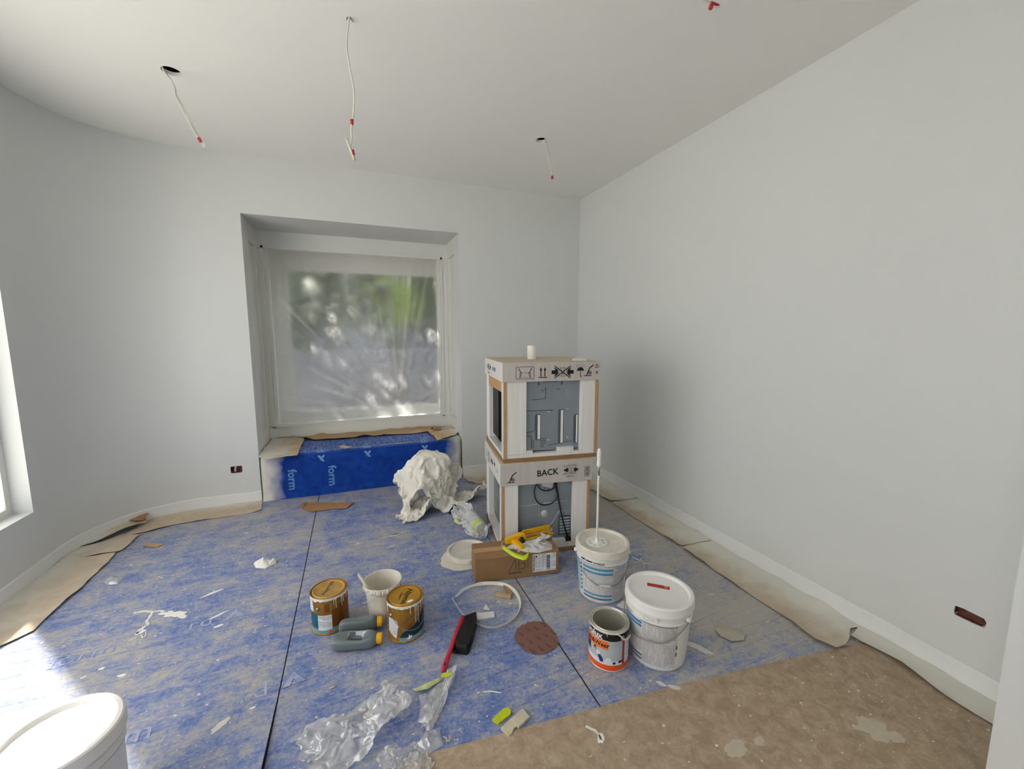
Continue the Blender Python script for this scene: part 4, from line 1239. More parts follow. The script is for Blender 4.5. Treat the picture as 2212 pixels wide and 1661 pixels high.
flat('symbol', stroke([(.268, .595), (.298, .597), (.298, .532), (.268, .530)], .003, True) + stroke([(.268, .564), (.298, .566)], .003) + stroke([(.275, .585), (.290, .588), (.276, .572), (.291, .572)], .004) + stroke([(.289, .556), (.278, .552), (.277, .542), (.288, .540), (.289, .549), (.278, .549)], .0035), ff, 'black_print', lid)
fl = lambda u, v: (-lo_w / 2 - .0095, u, v)
for sp_ in (umbrella_polys(.44, .575, .05), clamp_polys(.33, .575, .045), arrows_polys(.20, .575, .06), carry_polys(.10, .575, .035), recycle_polys(.54, .575, .035)):
    flat('symbol', [[(lo_d - q[0], q[1]) for q in p] for p in sp_], fl, 'black_print', lid)
# --- upper oven
up_w, up_d, up_h = .660, .628, .661
t = thing('boxed_oven', 'upper boxed oven with bare metal back, stacked on the lower carton', 'boxed oven', (1.213, 2.405, .656), -.129, GO)
lid = carton(t, up_w, up_d, up_h, .125, .11, .156, .122)
obj('oven_body', box(-.262, .262, .052, .575, .06, .585, bev=.004), 'steel_dark', t)
obj('door_side', box(-.30, -.262, .30, .50, .09, .55), 'black', t)
obj('inner_sleeve', box(-up_w / 2 + .004, -up_w / 2 + .012, .05, up_d - .05, up_h - .20, up_h - .10), 'cardboard_light', t)
pan = obj('rear_panel', box(-.25, .25, .036, .052, .06, .56, bev=.003), 'steel', t)
pf = lambda u, v: (u, .0355, v)
for x0, x1, z0, z1 in ((-.098, -.070, .140, .305), (.066, .092, .105, .332), (.178, .198, .10, .295)):
    sl = obj('slot', box(x0 - .006, x1 + .004, .0345, .0362, z0 - .006, z1 + .006, bev=.0008), 'steel_dark', pan)
    obj('slot_lip', box(x0 + .010, x1, .0325, .0358, z0, z1, bev=.001), 'paint_white', sl)
bead(pan, 'pressing', [[(-.16, .335), (.02, .335)], [(-.125, .41), (-.035, .415), (-.035, .49)], [(-.165, .19), (-.115, .195), (-.105, .21), (-.105, .30)], [(-.01, .095), (.05, .10), (.06, .11), (.062, .33)], [(.10, .11), (.16, .115), (.17, .125), (.172, .29)], [(-.165, .165), (-.14, .165), (-.13, .15), (-.13, .09)]], .0028, 'steel_dark', pf)
for gx, gz, nx_, nz_ in ((-.13, .085, 2, 4), (-.062, .085, 3, 5)):
    bm = bmesh.new()
    for i in range(nx_):
        for j in range(nz_):
            if nx_ == 3 and i == 2 and j < 2: continue
            add_box(bm, gx + i * .014 - .003, gx + i * .014 + .003, .0348, .0362, gz + j * .014 - .003, gz + j * .014 + .003)
    obj('perforation', bm, 'black', pan)
for x, z in ((-.01, .325), (.125, .340), (-.01, .130), (.128, .140), (-.15, .325)):
    obj('screw', lathe([(0, .004), (.005, .003), (.0065, 0)], 12), 'steel_edge', pan, True).matrix_local = Matrix.Translation((x, .036, z)) @ Matrix.Rotation(PI / 2, 4, 'X')
for x, z in ((-.058, .470), (.055, .476)):
    obj('hole', lathe([(0, 0), (.006, 0), (.006, .004)], 10), 'black', pan).matrix_local = Matrix.Translation((x, .0365, z)) @ Matrix.Rotation(PI / 2, 4, 'X')
for x in (-.082, .080): obj('slit', box(x - .003, x + .003, .0345, .0362, .505, .528), 'black', pan)
obj('top_gap', box(-.05, .055, .033, .038, .528, .54), 'black', pan)
ff = lambda u, v: (u, -.0095, v)
U = lambda px: (px - 365) / 1675 * .676 - .338
Vv = lambda py: .661 - (py - 345) / 320 * .125
flat('symbol', carry_polys(U(735), Vv(517), .060), ff, 'black_print', lid)
flat('symbol', arrows_polys(U(1032), Vv(515), .052), ff, 'black_print', lid)
flat('symbol', clamp_polys(U(1370), Vv(515), .077), ff, 'black_print', lid)
flat('symbol', umbrella_polys(U(1680), Vv(505), .052), ff, 'black_print', lid)
flat('symbol', trolley_polys(U(1815), Vv(500), .060), ff, 'black_print', lid)
flat('symbol', recycle_polys(U(1975), Vv(425), .032) + stroke([(U(1960), Vv(520)), (U(1985), Vv(515)), (U(1965), Vv(540)), (U(1988), Vv(538)), (U(1968), Vv(565))], .004), ff, 'black_print', lid)
fl = lambda u, v: (-up_w / 2 - .0095, up_d - u, v)
text('lettering', 'FRONT', .038, fl, 'black_print', lid, .30, .585, 0)
flat('symbol', clamp_polys(.18, .60, .06, False), fl, 'black_print', lid)
text('lettering', '1000 Kg', .020, fl, 'black_print', lid, .13, .552, 0)
# things on top
t = thing('paper_roll', 'white paper roll standing on top of the upper oven carton', 'roll', (*(1.205, 2.721), 1.3185))
obj('roll', lathe([(.018, 0), (.034, 0), (.034, .098), (.018, .098), (.018, 0)], 32), 'tissue', t, True, 40)
obj('core', lathe([(.0165, .001), (.0182, .001), (.0182, .0985), (.0165, .0985), (.0165, .001)], 24), 'cardboard', t, True, 40)
tag(sheet('tissue_scrap', [(1.399, 2.489), (1.482, 2.615), (1.513, 2.552), (1.632, 2.684), (1.535, 2.508), (1.464, 2.399), (1.387, 2.415)], crushed(.016, 14, 2, .3, .02), 'tissue', None, .012, 1.318), 'small white tissue scrap on top of the upper oven carton', 'tissue')

# ================================================================== cardboard box with things on it
t = thing('cardboard_box', 'long brown cardboard box lettered ABI in front of the ovens', 'box', (.886, 2.190, .006), -.156)
bw, bd, bh = .528, .190, .154
body = obj('carton', box(-bw / 2, bw / 2, 0, bd, 0, bh, bev=.004), 'cardboard', t)
obj('flap_edge', box(-bw / 2 + .012, -bw / 2 + .0135, .002, bd - .002, bh - .0004, bh + .0006), 'kraft_dark', body)
obj('end_flap', box(-bw / 2 - .0012, -bw / 2 + .0005, .006, bd * .52, .006, bh - .006, bev=.0004), 'cardboard', body)
obj('packing_tape', box(-bw / 2 - .0006, bw / 2 + .0006, bd * .5 - .024, bd * .5 + .024, bh - .0002, bh + .0006), 'cardboard_light', body)
ff = lambda u, v: (u, -.0012, v)
flat('lettering', stroke([(-.060, .044), (-.018, .124), (-.010, .054)], .0028) + stroke([(.004, .056), (.004, .126), (.034, .126), (.043, .117), (.040, .098), (.030, .094), (.004, .094)], .0028) +
     stroke([(.030, .094), (.045, .089), (.048, .070), (.038, .058), (.004, .056)], .0028) + stroke([(.062, .060), (.062, .130)], .0028), ff, 'black_print', body)
text('lettering', 'INTERIORS', .0135, ff, 'black_print', body, -.058, .031, math.radians(2), sx=1.25, bold=.0003)
lab = obj('ticket', box(.093, .244, -.0016, -.0004, .026, .142), 'ticket_print', t)
fl = lambda u, v: (u, -.0020, v)
rb = random.Random(4)
P = []
z = .036
while z < .130:
    hh = rb.choice((.0012, .002, .003))
    P.append([(.182, z), (.205, z), (.205, z + hh), (.182, z + hh)])
    z += hh + rb.choice((.001, .0018))
flat('barcode', P, fl, 'black_print', lab)
flat('ticket_marks', [rect(.111, .121, .121, .131)] + [rect(.098, .104, zz, zz + .010) for zz in (.034, .048, .064, .080, .096, .112, .126)] + stroke([(.158, .034), (.158, .134)], .0008), fl, 'black_print', lab)

# caulking gun
BT = .006 + .154
gA, gB = Vector((.850, 2.318, BT)), Vector((1.190, 2.338, BT))
t = thing('caulking_gun', 'yellow caulking gun with black trigger lying on the cardboard box', 'caulking gun', tuple(gA), math.atan2(gB.y - gA.y, gB.x - gA.x))
bm = bmesh.new()
n = 14
rings = []
for x, r in ((.125, .027), (.13, .029), (.335, .029), (.34, .027)):
    ring = []
    for i in range(n + 1):
        a = PI * .96 + (PI * 1.08) * i / n
        ring.append((x, r * math.cos(a), .030 + r * math.sin(a)))
    for i in range(n, -1, -1):
        a = PI * .96 + (PI * 1.08) * i / n
        ring.append((x, (r - .003) * math.cos(a), .030 + (r - .003) * math.sin(a)))
    rings.append(ring)
add_loft(bm, rings)
cr_ = obj('cradle', bm, 'gun_yellow', t, True, 40)
obj('cradle_window', box(.16, .235, -.0255, .012, .012, .016), 'black', cr_)
obj('cradle_window', box(.25, .315, -.0255, .012, .012, .016), 'black', cr_)
obj('wall_back_edge', box(.13, .34, .024, .030, .030, .062, bev=.002), 'gun_yellow', cr_)
obj('end_ring', lathe([(.022, 0), (.031, 0), (.031, .012), (.022, .012), (.022, 0)], 28), 'gun_yellow', t, True, 40).matrix_local = Matrix.Translation((.117, 0, .031)) @ Matrix.Rotation(PI / 2, 4, 'Y')
obj('front_plate', lathe([(.0, 0), (.014, 0), (.014, .006), (0, .006)], 20), 'chrome', t, True, 40).matrix_local = Matrix.Translation((.330, 0, .040)) @ Matrix.Rotation(PI / 2, 4, 'Y')
obj('push_rod', tube([(.02, 0, .036), (.335, 0, .036)], .0032, 8), 'chrome', t, True)
bm = bmesh.new()
add_loft(bm, [[(.0, -.014, .012), (.0, .014, .012), (.0, .014, .046), (.0, -.014, .046)], [(.05, -.018, .006), (.05, .018, .006), (.05, .018, .052), (.05, -.018, .052)], [(.12, -.026, .004), (.12, .026, .004), (.12, .026, .060), (.12, -.026, .060)]])
bmesh.ops.bevel(bm, geom=bm.edges[:], offset=.004, segments=2, affect='EDGES')
obj('housing', bm, 'gun_yellow', t, True, 40)
bm = bmesh.new()
add_loft(bm, [[(.030, -.014, .010), (.075, -.014, .010), (.075, -.014, .040), (.030, -.014, .040)], [(.050, -.060, .008), (.085, -.060, .008), (.085, -.060, .034), (.050, -.060, .034)], [(.062, -.105, .006), (.092, -.105, .006), (.092, -.105, .030), (.062, -.105, .030)]])
bmesh.ops.bevel(bm, geom=bm.edges[:], offset=.005, segments=2, affect='EDGES')
obj('grip', bm, 'gun_yellow', t, True, 40)
obj('trigger', xf(lathe([(0, .012), (.018, .010), (.024, .0), (.018, -.010), (0, -.012)], 24), Matrix.Translation((.098, -.046, .026)) @ Matrix.Rotation(1.2, 4, 'X') @ Matrix.Diagonal((.8, 1.3, .7, 1))), 'black', t, True)
obj('hanging_hook', tube(smooth_path([(.004, 0, .030), (-.022, -.006, .032), (-.036, -.020, .022), (-.036, -.045, .010), (-.026, -.062, .006), (-.012, -.066, .010)]), .0022, 8), 'chrome', t, True)
obj('puncture_wire', tube(smooth_path([(.335, .02, .058), (.36, .05, .066), (.385, .058, .09), (.40, .045, .115)]), .0016, 6), 'wire_metal', t, True)

# torn masking film with lime tape, lying over the box
t = thing('masking_film', 'torn milky masking film with lime tape lying over the cardboard box', 'plastic sheet', (0, 0, 0))
draped('film_wad', 'film_shape', 'film_white', t, film_at((1.005, 2.262, BT + .001), math.radians(4), .26, .115, .055))
sheet('film', [(0.829, 2.278), (0.878, 2.302), (0.939, 2.323), (1.029, 2.319), (1.125, 2.282), (1.136, 2.218), (1.106, 2.165), (1.064, 2.164), (1.013, 2.159), (0.979, 2.172), (0.947, 2.191), (0.914, 2.218), (0.886, 2.256)], crushed(.030, 22, 3, .30, .03), 'film_white', t, .011, BT + .001, thick=0)
sheet('film_tail', [(1.236, 2.380), (1.251, 2.351), (1.272, 2.282), (1.289, 2.210), (1.279, 2.158), (1.241, 2.100), (1.213, 2.097), (1.206, 2.133), (1.210, 2.206), (1.211, 2.276), (1.204, 2.308)], crushed(.07, 18, 6, .5, .05), 'film_thin', t, .013, .008, thick=0)
def ribbon(name, pts, wv, m, parent, k=8, thick=.0012):
    P = smooth_path(pts, k)
    bm = bmesh.new()
    wv = Vector(wv)
    a = [bm.verts.new(p - wv) for p in P]; b = [bm.verts.new(p + wv) for p in P]
    for i in range(len(P) - 1): bm.faces.new((a[i], a[i + 1], b[i + 1], b[i]))
    o = obj(name, bm, m, parent, True)
    md = o.modifiers.new('thickness', 'SOLIDIFY'); md.thickness = thick
    return o
def atz(pts, zs):
    return [(x, y, z) for (x, y), z in zip(pts, zs)]
ribbon('lime_tape', atz([(0.820, 2.275), (0.835, 2.227), (0.856, 2.179), (0.882, 2.147), (0.905, 2.134), (0.930, 2.144), (0.950, 2.177)], [BT + .016, BT + .013, BT + .010, BT + .008, BT + .006, BT + .008, BT + .014]), (.004, .014, .008), 'lime', t)
ribbon('lime_tape', atz([(0.880, 2.289), (0.914, 2.320), (0.947, 2.345), (0.971, 2.347), (0.988, 2.322)], [BT + .02, BT + .035, BT + .045, BT + .038, BT + .02]), (.010, .006, .008), 'lime', t)

# ================================================================== buckets
def bucket_base(t, R, Hh, m='white_plastic', lid_m='white_plastic', rb=.83, rings=True):
    rt = R - .011
    r0 = R * rb
    prof = [(0, .004), (r0 - .012, .003), (r0 - .004, 0), (r0, .005)]
    for k in range(1, 9):
        prof.append((r0 + (rt - r0) * k / 8, .005 + (Hh - .09) * k / 8))
    prof += [(rt, Hh - .085), (rt + .006, Hh - .083), (rt + .006, Hh - .078), (rt + .001, Hh - .076), (rt + .001, Hh - .062), (rt + .005, Hh - .060), (rt + .005, Hh - .055), (rt + .001, Hh - .053), (rt + .001, Hh - .02)]
    body = obj('body', lathe(prof, 64), m, t, True, 35)
    lp = [(0, Hh - .012), (R - .030, Hh - .012), (R - .026, Hh - .011), (R - .022, Hh - .004), (R - .017, Hh), (R - .006, Hh), (R - .001, Hh - .004), (R, Hh - .010), (R - .001, Hh - .030), (R + .0015, Hh - .034), (R + .0015, Hh - .040), (R - .004, Hh - .041), (R - .008, Hh - .036)]
    lid = obj('lid', lathe(lp, 72), lid_m, t, True, 35)
    return body, lid, rt, r0
def cone_fn(r0, rt, Hh, a_mid, off=.0009):
    def fn(u, v):
        k = min(1, max(0, (v - .005) / (Hh - .09)))
        R = r0 + (rt - r0) * k + off + (.0065 if v > Hh - .0855 else 0)
        a = a_mid + math.radians(u)
        return (R * math.cos(a), R * math.sin(a), v)
    return fn
def patch(name, a0, a1, z0, z1, fn, m, parent, nu=None, nv=6):
    nu = nu or max(2, int(abs(a1 - a0) / 4))
    bm = bmesh.new()
    g = [[bm.verts.new(fn(a0 + (a1 - a0) * i / nu, z0 + (z1 - z0) * j / nv)) for j in range(nv + 1)] for i in range(nu + 1)]
    for i in range(nu):
        for j in range(nv): bm.faces.new((g[i][j], g[i + 1][j], g[i + 1][j + 1], g[i][j + 1]))
    me = bpy.data.meshes.new(name); bm.to_mesh(me); bm.free()
    me.materials.append(MATS[m])
    me.polygons.foreach_set('use_smooth', [True] * len(me.polygons))
    return link(bpy.data.objects.new(name, me), parent)
def lug(t, fn, u, v, m='white_plastic', r=.012):
    p = Vector(fn(u, v)); nrm = Vector((p.x, p.y, 0)).normalized()
    o = obj('handle_lug', lathe([(0, .012), (r * .7, .012), (r, .006), (r, -.004)], 16), m, t, True, 40)
    o.matrix_local = Matrix.Translation(p) @ nrm.to_track_quat('Z', 'Y').to_matrix().to_4x4()
# A: with the stirrer on it
ax, ay, aR, aH = 1.296, 1.903, .153, .313
fA = facing(ax, ay)
t = thing('white_bucket', 'lidded white bucket with teal-banded label, stirrer standing on its lid', 'bucket', (ax, ay, .006), 0, 'lidded white plaster buckets')
body, lid, rt, r0 = bucket_base(t, aR, aH, lid_m='old_white_plastic')
fn = cone_fn(r0, rt, aH, fA)
L = patch('label', -48, 66, .020, .226, fn, 'fine_print', body)
f2 = cone_fn(r0, rt, aH, fA, .0016)
patch('label_column', 29, 66, .022, .224, f2, 'fine_print_grey', L)
for z0, z1, m_ in ((.201, .214, 'blue_band'), (.177, .189, 'blue_band'), (.046, .055, 'blue_band'), (.024, .032, 'blue_band_dark')):
    patch('band', -46, 27, z0, z1, f2, m_, L, nv=1)
patch('label_side', -82, -58, .03, .225, fn, 'blue_pale', body)
patch('label_gutter', -57, -49, .02, .225, fn, 'label_white', body)
for k in range(7):
    patch('icon', -55, -51, .05 + k * .025, .062 + k * .025, f2, 'black_print', L, nu=2, nv=1)
for (a0, a1, z) in ((-50, -38, .243), (-35, -20, .243), ):
    patch('title_print', a0, a1, z, z + .007, cone_fn(r0, rt, aH, fA, .0012), 'black_print', body, nv=1)
ft_ = cone_fn(r0, rt, aH, fA, .0012)
text('title_print', 'INTERIOR', .013, lambda u, v: ft_(u * 400 - 17, v), 'black_print', body, 0, .2405, 0, bold=.0004)
patch('title_print', -50, 40, .232, .2345, fn, 'grey_print', body, nv=1)
hp = [Vector(cone_fn(r0, rt, aH, fA, o)(a, z)) for a, z, o in ((-84, .245, .010), (-60, .205, .012), (-40, .165, .013), (-18, .132, .014), (-4, .122, .014), (20, .118, .014), (45, .14, .014), (75, .20, .012), (96, .245, .010))]
obj('handle', tube(smooth_path([tuple(p) for p in hp], 8), .0024, 8), 'wire_metal', t, True)
obj('handle_grip', tube(smooth_path([tuple(p) for p in hp[4:6]], 8), .0065, 10), 'old_white_plastic', t, True)
lug(t, fn, -84, .245); lug(t, fn, 96, .245)
# B: with the red sticker
bx_, by_, bR, bH = 1.283, 1.414, .153, .314
fB = facing(bx_, by_)
t = thing('white_bucket', 'lidded white bucket with a red warning sticker on its lid', 'bucket', (bx_, by_, .006), 0, 'lidded white plaster buckets')
body, lid, rt, r0 = bucket_base(t, bR, bH)
fn = cone_fn(r0, rt, bH, fB); f2 = cone_fn(r0, rt, bH, fB, .0016)
L = patch('label', -80, 38, .022, .226, fn, 'fine_print', body)
patch('label_column', -26, 34, .024, .224, f2, 'fine_print_grey', L)
patch('label_column', -76, -29, .055, .185, f2, 'fine_print', L)
for z0, z1, m_ in ((.207, .218, 'azure_band'), (.190, .201, 'azure_band'), (.046, .053, 'blue_band_dark'), (.027, .034, 'blue_band_dark')):
    patch('band', -78, -28, z0, z1, f2, m_, L, nv=1)
patch('title_print', -70, -48, .236, .239, cone_fn(r0, rt, bH, fB, .0010), 'grey_print', body, nv=1)
patch('title_print', -30, 34, .228, .2295, fn, 'grey_print', body, nv=1)
fw = cone_fn(r0, rt, bH, fB, .0012)
bead(body, 'scrawl', [[(-20, .262), (-23, .256), (-23, .246), (-19, .240), (-15, .245), (-15, .256), (-18, .262)], [(-11, .240), (-11, .258), (-6, .242), (-6, .260)], [(-2, .262), (5, .260)], [(1, .261), (0, .240)]], .0006, 'grey_print', fw)
for z in (.11, .075): patch('smudge', 36, 40, z, z + .02, fn, 'grey_print', body, nv=2)
hp = [Vector(cone_fn(r0, rt, bH, fB, o)(a, z)) for a, z, o in ((57, .250, .010), (45, .222, .014), (25, .185, .018), (5, .160, .02), (-15, .152, .02), (-40, .150, .018), (-75, .18, .014), (-105, .22, .012), (-123, .250, .010))]
obj('handle', tube(smooth_path([tuple(p) for p in hp], 8), .0026, 8), 'wire_metal', t, True)
lug(t, fn, 57, .250); lug(t, fn, -123, .250)
st = [(x - bx_, y - by_) for x, y in [(1.275, 1.488), (1.353, 1.423), (1.335, 1.403), (1.259, 1.468)]]
sk = flat('warning_sticker', [st], lambda u, v: (u, v, bH - .0112), 'warn_red', lid)
q = [Vector(p) for p in st]
def onq(a, b): return q[0].lerp(q[1], a).lerp(q[3].lerp(q[2], a), b)
flat('warning_triangle', [[onq(.74, .08), onq(.95, .08), onq(.85, .92)]], lambda u, v: (u, v, bH - .0106), 'warn_yellow', sk)
flat('warning_mark', [[onq(.835, .2), onq(.865, .2), onq(.86, .7), onq(.84, .7)]], lambda u, v: (u, v, bH - .0102), 'black_print', sk)
# C: bottom left corner
t = thing('white_bucket', 'lidded plain white bucket standing in the sunlit left foreground', 'bucket', (-.838, 1.440, .006), 0, 'lidded white plaster buckets')
body, lid, rt, r0 = bucket_base(t, .143, .355, rb=.90)
fn = cone_fn(r0, rt, .355, facing(-.838, 1.44))
fs = cone_fn(r0, rt, .355, facing(-.838, 1.44), .0012)
flat('pen_mark', stroke([(-2, .235), (2, .244), (4, .232), (1, .218), (-2, .208)], .003), lambda u, v: fs(u + 30, v), 'black_print', body)
patch('grime', -60, 75, .2745, .2765, cone_fn(r0, rt, .355, facing(-.838, 1.44), .0010), 'plaster', body, nv=1)
# stirrer
sx, sy = (1.261, 1.908)
sz = .006 + aH - .012
t = thing('plaster_stirrer', 'white-coated plunger stirrer with round perforated foot on the bucket lid', 'stirrer', (sx, sy, sz))
hl = [circle(.040 * math.cos(k * PI / 4), .040 * math.sin(k * PI / 4), .009, 12) for k in range(8)]
obj('perforated_foot', xf(holed_slab(circle(0, 0, .062, 48), hl, .005), Matrix.Translation((0, 0, .001))), 'paint_white', t)
obj('foot_collar', lathe([(.016, .006), (.010, .012), (.008, .03), (.0, .03)], 20), 'paint_white', t, True)
obj('rod', tube([(0, 0, .005), (.001, 0, .2), (.0, .001, .35), (.001, 0, .47)], [.0068, .0062, .0056, .0050], 12), 'paint_white', t, True)
obj('bare_rod', tube([(.001, 0, .40), (.001, 0, .455)], [.0058, .0056], 12), 'wire_metal', t, True)
obj('grip', lathe([(0, .445), (.006, .446), (.012, .46), (.0125, .475), (.010, .49), (.011, .51), (.0125, .53), (.010, .548), (.006, .556), (0, .558)], 20), 'paint_white', t, True)

# lid on the floor
lx, ly = .672, 2.575
ls = tag(splash(None, [blob_poly(rp, lx - .025, ly - .035, .172, .15, .3, 30, .12)], 'paint_white_dry', .006, .002), 'rough ring of dried white plaster under the loose lid', 'plaster')
ls.name = 'plaster_smear'
t = thing('bucket_lid', 'loose white bucket lid lying on the floor behind the cardboard box', 'lid', (lx, ly, .0085))
obj('disc', lathe([(0, .016), (.115, .016), (.120, .018), (.124, .026), (.128, .030), (.138, .030), (.144, .026), (.145, .004), (.142, .0), (.136, .0), (.136, .010), (0, .010)], 64), 'old_white_plastic', t, True, 35)
bm = bmesh.new()
for k in range(8): add_lathe(bm, [(0, .0168), (.0025, .0166), (.003, .0158)], 6, cx=-.05 + .03 * math.cos(k * 2.1) - .03, cy=-.02 + .03 * math.sin(k * 1.7))
obj('paint_specks', bm, 'plaster', t)

# ================================================================== tins
def tin(t, R, Hh, m, rim_m, open_top=False, inner_m='tin_inner'):
    prof = [(0, .004), (R - .006, .004), (R - .003, 0), (R + .0015, .001), (R + .0015, .006), (R, .008), (R, Hh - .012), (R + .002, Hh - .009), (R + .002, Hh - .003), (R, Hh)]
    if open_top:
        prof += [(R - .003, Hh - .001), (R - .006, Hh - .006), (R - .010, Hh - .006), (R - .013, Hh - .001), (R - .0155, Hh - .003), (R - .0155, Hh - .012), (R - .004, Hh - .016), (R - .004, .02), (0, .018)]
    else:
        prof += [(R - .004, Hh - .001), (R - .006, Hh - .006), (R - .009, Hh - .006)]
    return obj('body', lathe(prof, 56), m, t, True, 35)
def lid_gold(t, R, Hh, m):
    o = obj('lid', lathe([(0, Hh - .004), (R - .026, Hh - .004), (R - .022, Hh - .0035), (R - .018, Hh - .001), (R - .014, Hh + .001), (R - .010, Hh - .001), (R - .008, Hh - .005)], 56), m, t, True, 35)
    obj('lid_rim', lathe([(R - .0085, Hh - .0045), (R - .0065, Hh - .003), (R - .004, Hh - .004)], 56), 'gold_rim', o, True)
    return o
def cfn(R, a_mid, off=.0007):
    return lambda u, v: ((R + off) * math.cos(a_mid + math.radians(u)), (R + off) * math.sin(a_mid + math.radians(u)), v)
def drips(t, R, Hh, a_mid, spec, seed, band=1.0):
    rnd = random.Random(seed)
    bm = bmesh.new()
    f = cfn(R, a_mid, .0012)
    # band of paint round the rim
    n = 72
    lo = []
    for i in range(n):
        a = 360 * i / n
        d = (.012 + .010 * max(0, noise.noise(Vector((i * .33, seed, 1)))) + .006 * rnd.random()) * band
        lo.append(d)
    up_ = [bm.verts.new(cfn(R, a_mid, .0028)(360 * i / n, Hh - .001)) for i in range(n)]
    dn = [bm.verts.new(cfn(R, a_mid, .0024 if lo[i] < .014 else .0012)(360 * i / n, Hh - lo[i])) for i in range(n)]
    for i in range(n): bm.faces.new((up_[i], up_[(i + 1) % n], dn[(i + 1) % n], dn[i]))
    for a, ln, w in spec:
        add_tube(bm, [f(a, Hh - .010), f(a, Hh - .010 - ln * .5), f(a + .8, Hh - .010 - ln)], [w, w * .6, w * .85], 6)
    return obj('paint_drips', bm, 'paint_white', t, True)
def bail(t, R, fn, a, side_low, m='wire_metal', r=.0016):
    """thin wire bail from one ear round the front to the other"""
    obj('ear', lathe([(0, .009), (.006, .008), (.0095, .003), (.010, 0)], 16), m, t, True).matrix_local = Matrix.Translation(fn(a, side_low[0])) @ Vector((fn(a, 0)[0], fn(a, 0)[1], 0)).normalized().to_track_quat('Z', 'Y').to_matrix().to_4x4()
# gold tin 1
x, y, R, Hh = -.170, 2.169, .088, .196
fa = facing(x, y)
t = thing('paint_tin', 'gold paint tin with dull scuffed lid, left of the white pail', 'paint tin', (x, y, .006), 0, 'gold paint tins')
body = tin(t, R, Hh, 'gold_label', 'gold_rim')
lid = lid_gold(t, R, Hh, 'gold_dull')
fn = cfn(R, fa)
patch('label_teal', -90, -30, .036, .112, fn, 'teal', body)
patch('label_base', -95, 40, .010, .034, fn, 'pale_teal', body, nv=2)
patch('label_plain', -95, -58, .118, .175, fn, 'label_white', body)
tk = patch('ticket', -40, 4, .028, .108, cfn(R, fa, .0014), 'ticket_print', body)
patch('orange_mark', -6, 2, .012, .028, cfn(R, fa, .0012), 'orange', body, nv=1)
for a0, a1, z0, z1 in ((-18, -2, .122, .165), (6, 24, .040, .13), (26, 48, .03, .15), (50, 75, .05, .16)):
    patch('label_brown', a0, a1, z0, z1, cfn(R, fa, .0009), 'gold_rim', body, nv=2)  # brown areas of the gold label
drips(t, R, Hh, fa, [(12, .03, .0018), (18, .05, .002), (38, .055, .0018), (44, .04, .002), (58, .03, .002), (-60, .03, .003)], 3)
bail(t, R, fn, -38, (.142,))
obj('handle', tube(smooth_path([fn(-38, .142), cfn(R, fa, .012)(-55, .130), cfn(R, fa, .016)(-75, .112), cfn(R, fa, .02)(-110, .09), cfn(R, fa, .018)(-160, .10), fn(-218, .142)], 8), .0014, 6), 'wire_metal', t, True)
lfn = lambda zz: (lambda u, v: (u, v, zz))
text('lettering', 'Haymes', .036, lfn(Hh - .0032), 'black_print', lid, -.018, -.052, math.radians(70), shear=.35)
flat('lettering', stroke([(.012, -.03), (.020, .030)], .0018) + stroke([(.024, -.006), (.028, .024)], .0022), lfn(Hh - .0032), 'grey_print', lid)
# gold tin 2
x, y, R, Hh = .189, 1.975, .088, .194
fa = facing(x, y)
t = thing('paint_tin', 'gold paint tin with shiny amber lid, right of the white pail', 'paint tin', (x, y, .006), 0, 'gold paint tins')
body = tin(t, R, Hh, 'gold_label', 'gold_rim')
lid = lid_gold(t, R, Hh, 'gold')
fn = cfn(R, fa)
def swoosh(u, v): return cfn(R, fa, .0009)(u, v)
flat('label_teal', [[(-22, .012), (-20, .035), (-12, .055), (4, .070), (22, .080), (40, .098), (60, .130), (85, .150), (85, .012)]], swoosh, 'deep_teal', body, cut=12)
patch('label_base', -22, 85, .009, .030, cfn(R, fa, .0013), 'pale_teal', body, nv=2)
tk = flat('ticket', [[(-62, .125), (-28, .118), (-24, .092), (-32, .024), (-66, .050)]], cfn(R, fa, .0016), 'ticket_print', body, cut=12)
flat('lettering', stroke([(2, .118), (10, .122), (14, .136), (20, .128), (30, .140), (42, .146)], .004), cfn(R, fa, .0012), 'gold_rim', body, cut=10)
flat('paint_smear', [[(0, .022), (6, .030), (8, .045), (12, .034), (18, .036), (16, .024), (8, .018)]], cfn(R, fa, .0015), 'paint_white', body, cut=10)
drips(t, R, Hh, fa, [(14, .035, .0022), (30, .085, .0018), (36, .06, .002), (42, .10, .0016), (52, .03, .002), (66, .03, .002), (-70, .04, .003)], 8)
bail(t, R, fn, -50, (.140,))
obj('handle', tube(smooth_path([fn(-50, .140), cfn(R, fa, .006)(-35, .120), cfn(R, fa, .014)(-14, .092), cfn(R, fa, .020)(8, .078), cfn(R, fa, .022)(30, .078), cfn(R, fa, .018)(60, .10), cfn(R, fa, .010)(85, .14), fn(130, .145)], 8), .0014, 6), 'wire_metal', t, True)
text('lettering', 'Haymes', .040, lfn(Hh - .0032), 'black_print', lid, .022, .054, math.radians(-115), shear=.35, bold=.0005)
flat('lettering', stroke([(-.010, .030), (-.034, -.024)], .0022) , lfn(Hh - .0032), 'black_print', lid)
text('lettering', 'PAINT', .012, lfn(Hh - .0032), 'black_print', lid, -.020, .026, math.radians(-115))
splash(lid, [blob_poly(rp, .018, -.052, .016, .009, .2)], 'paint_white', Hh - .0036, .002)
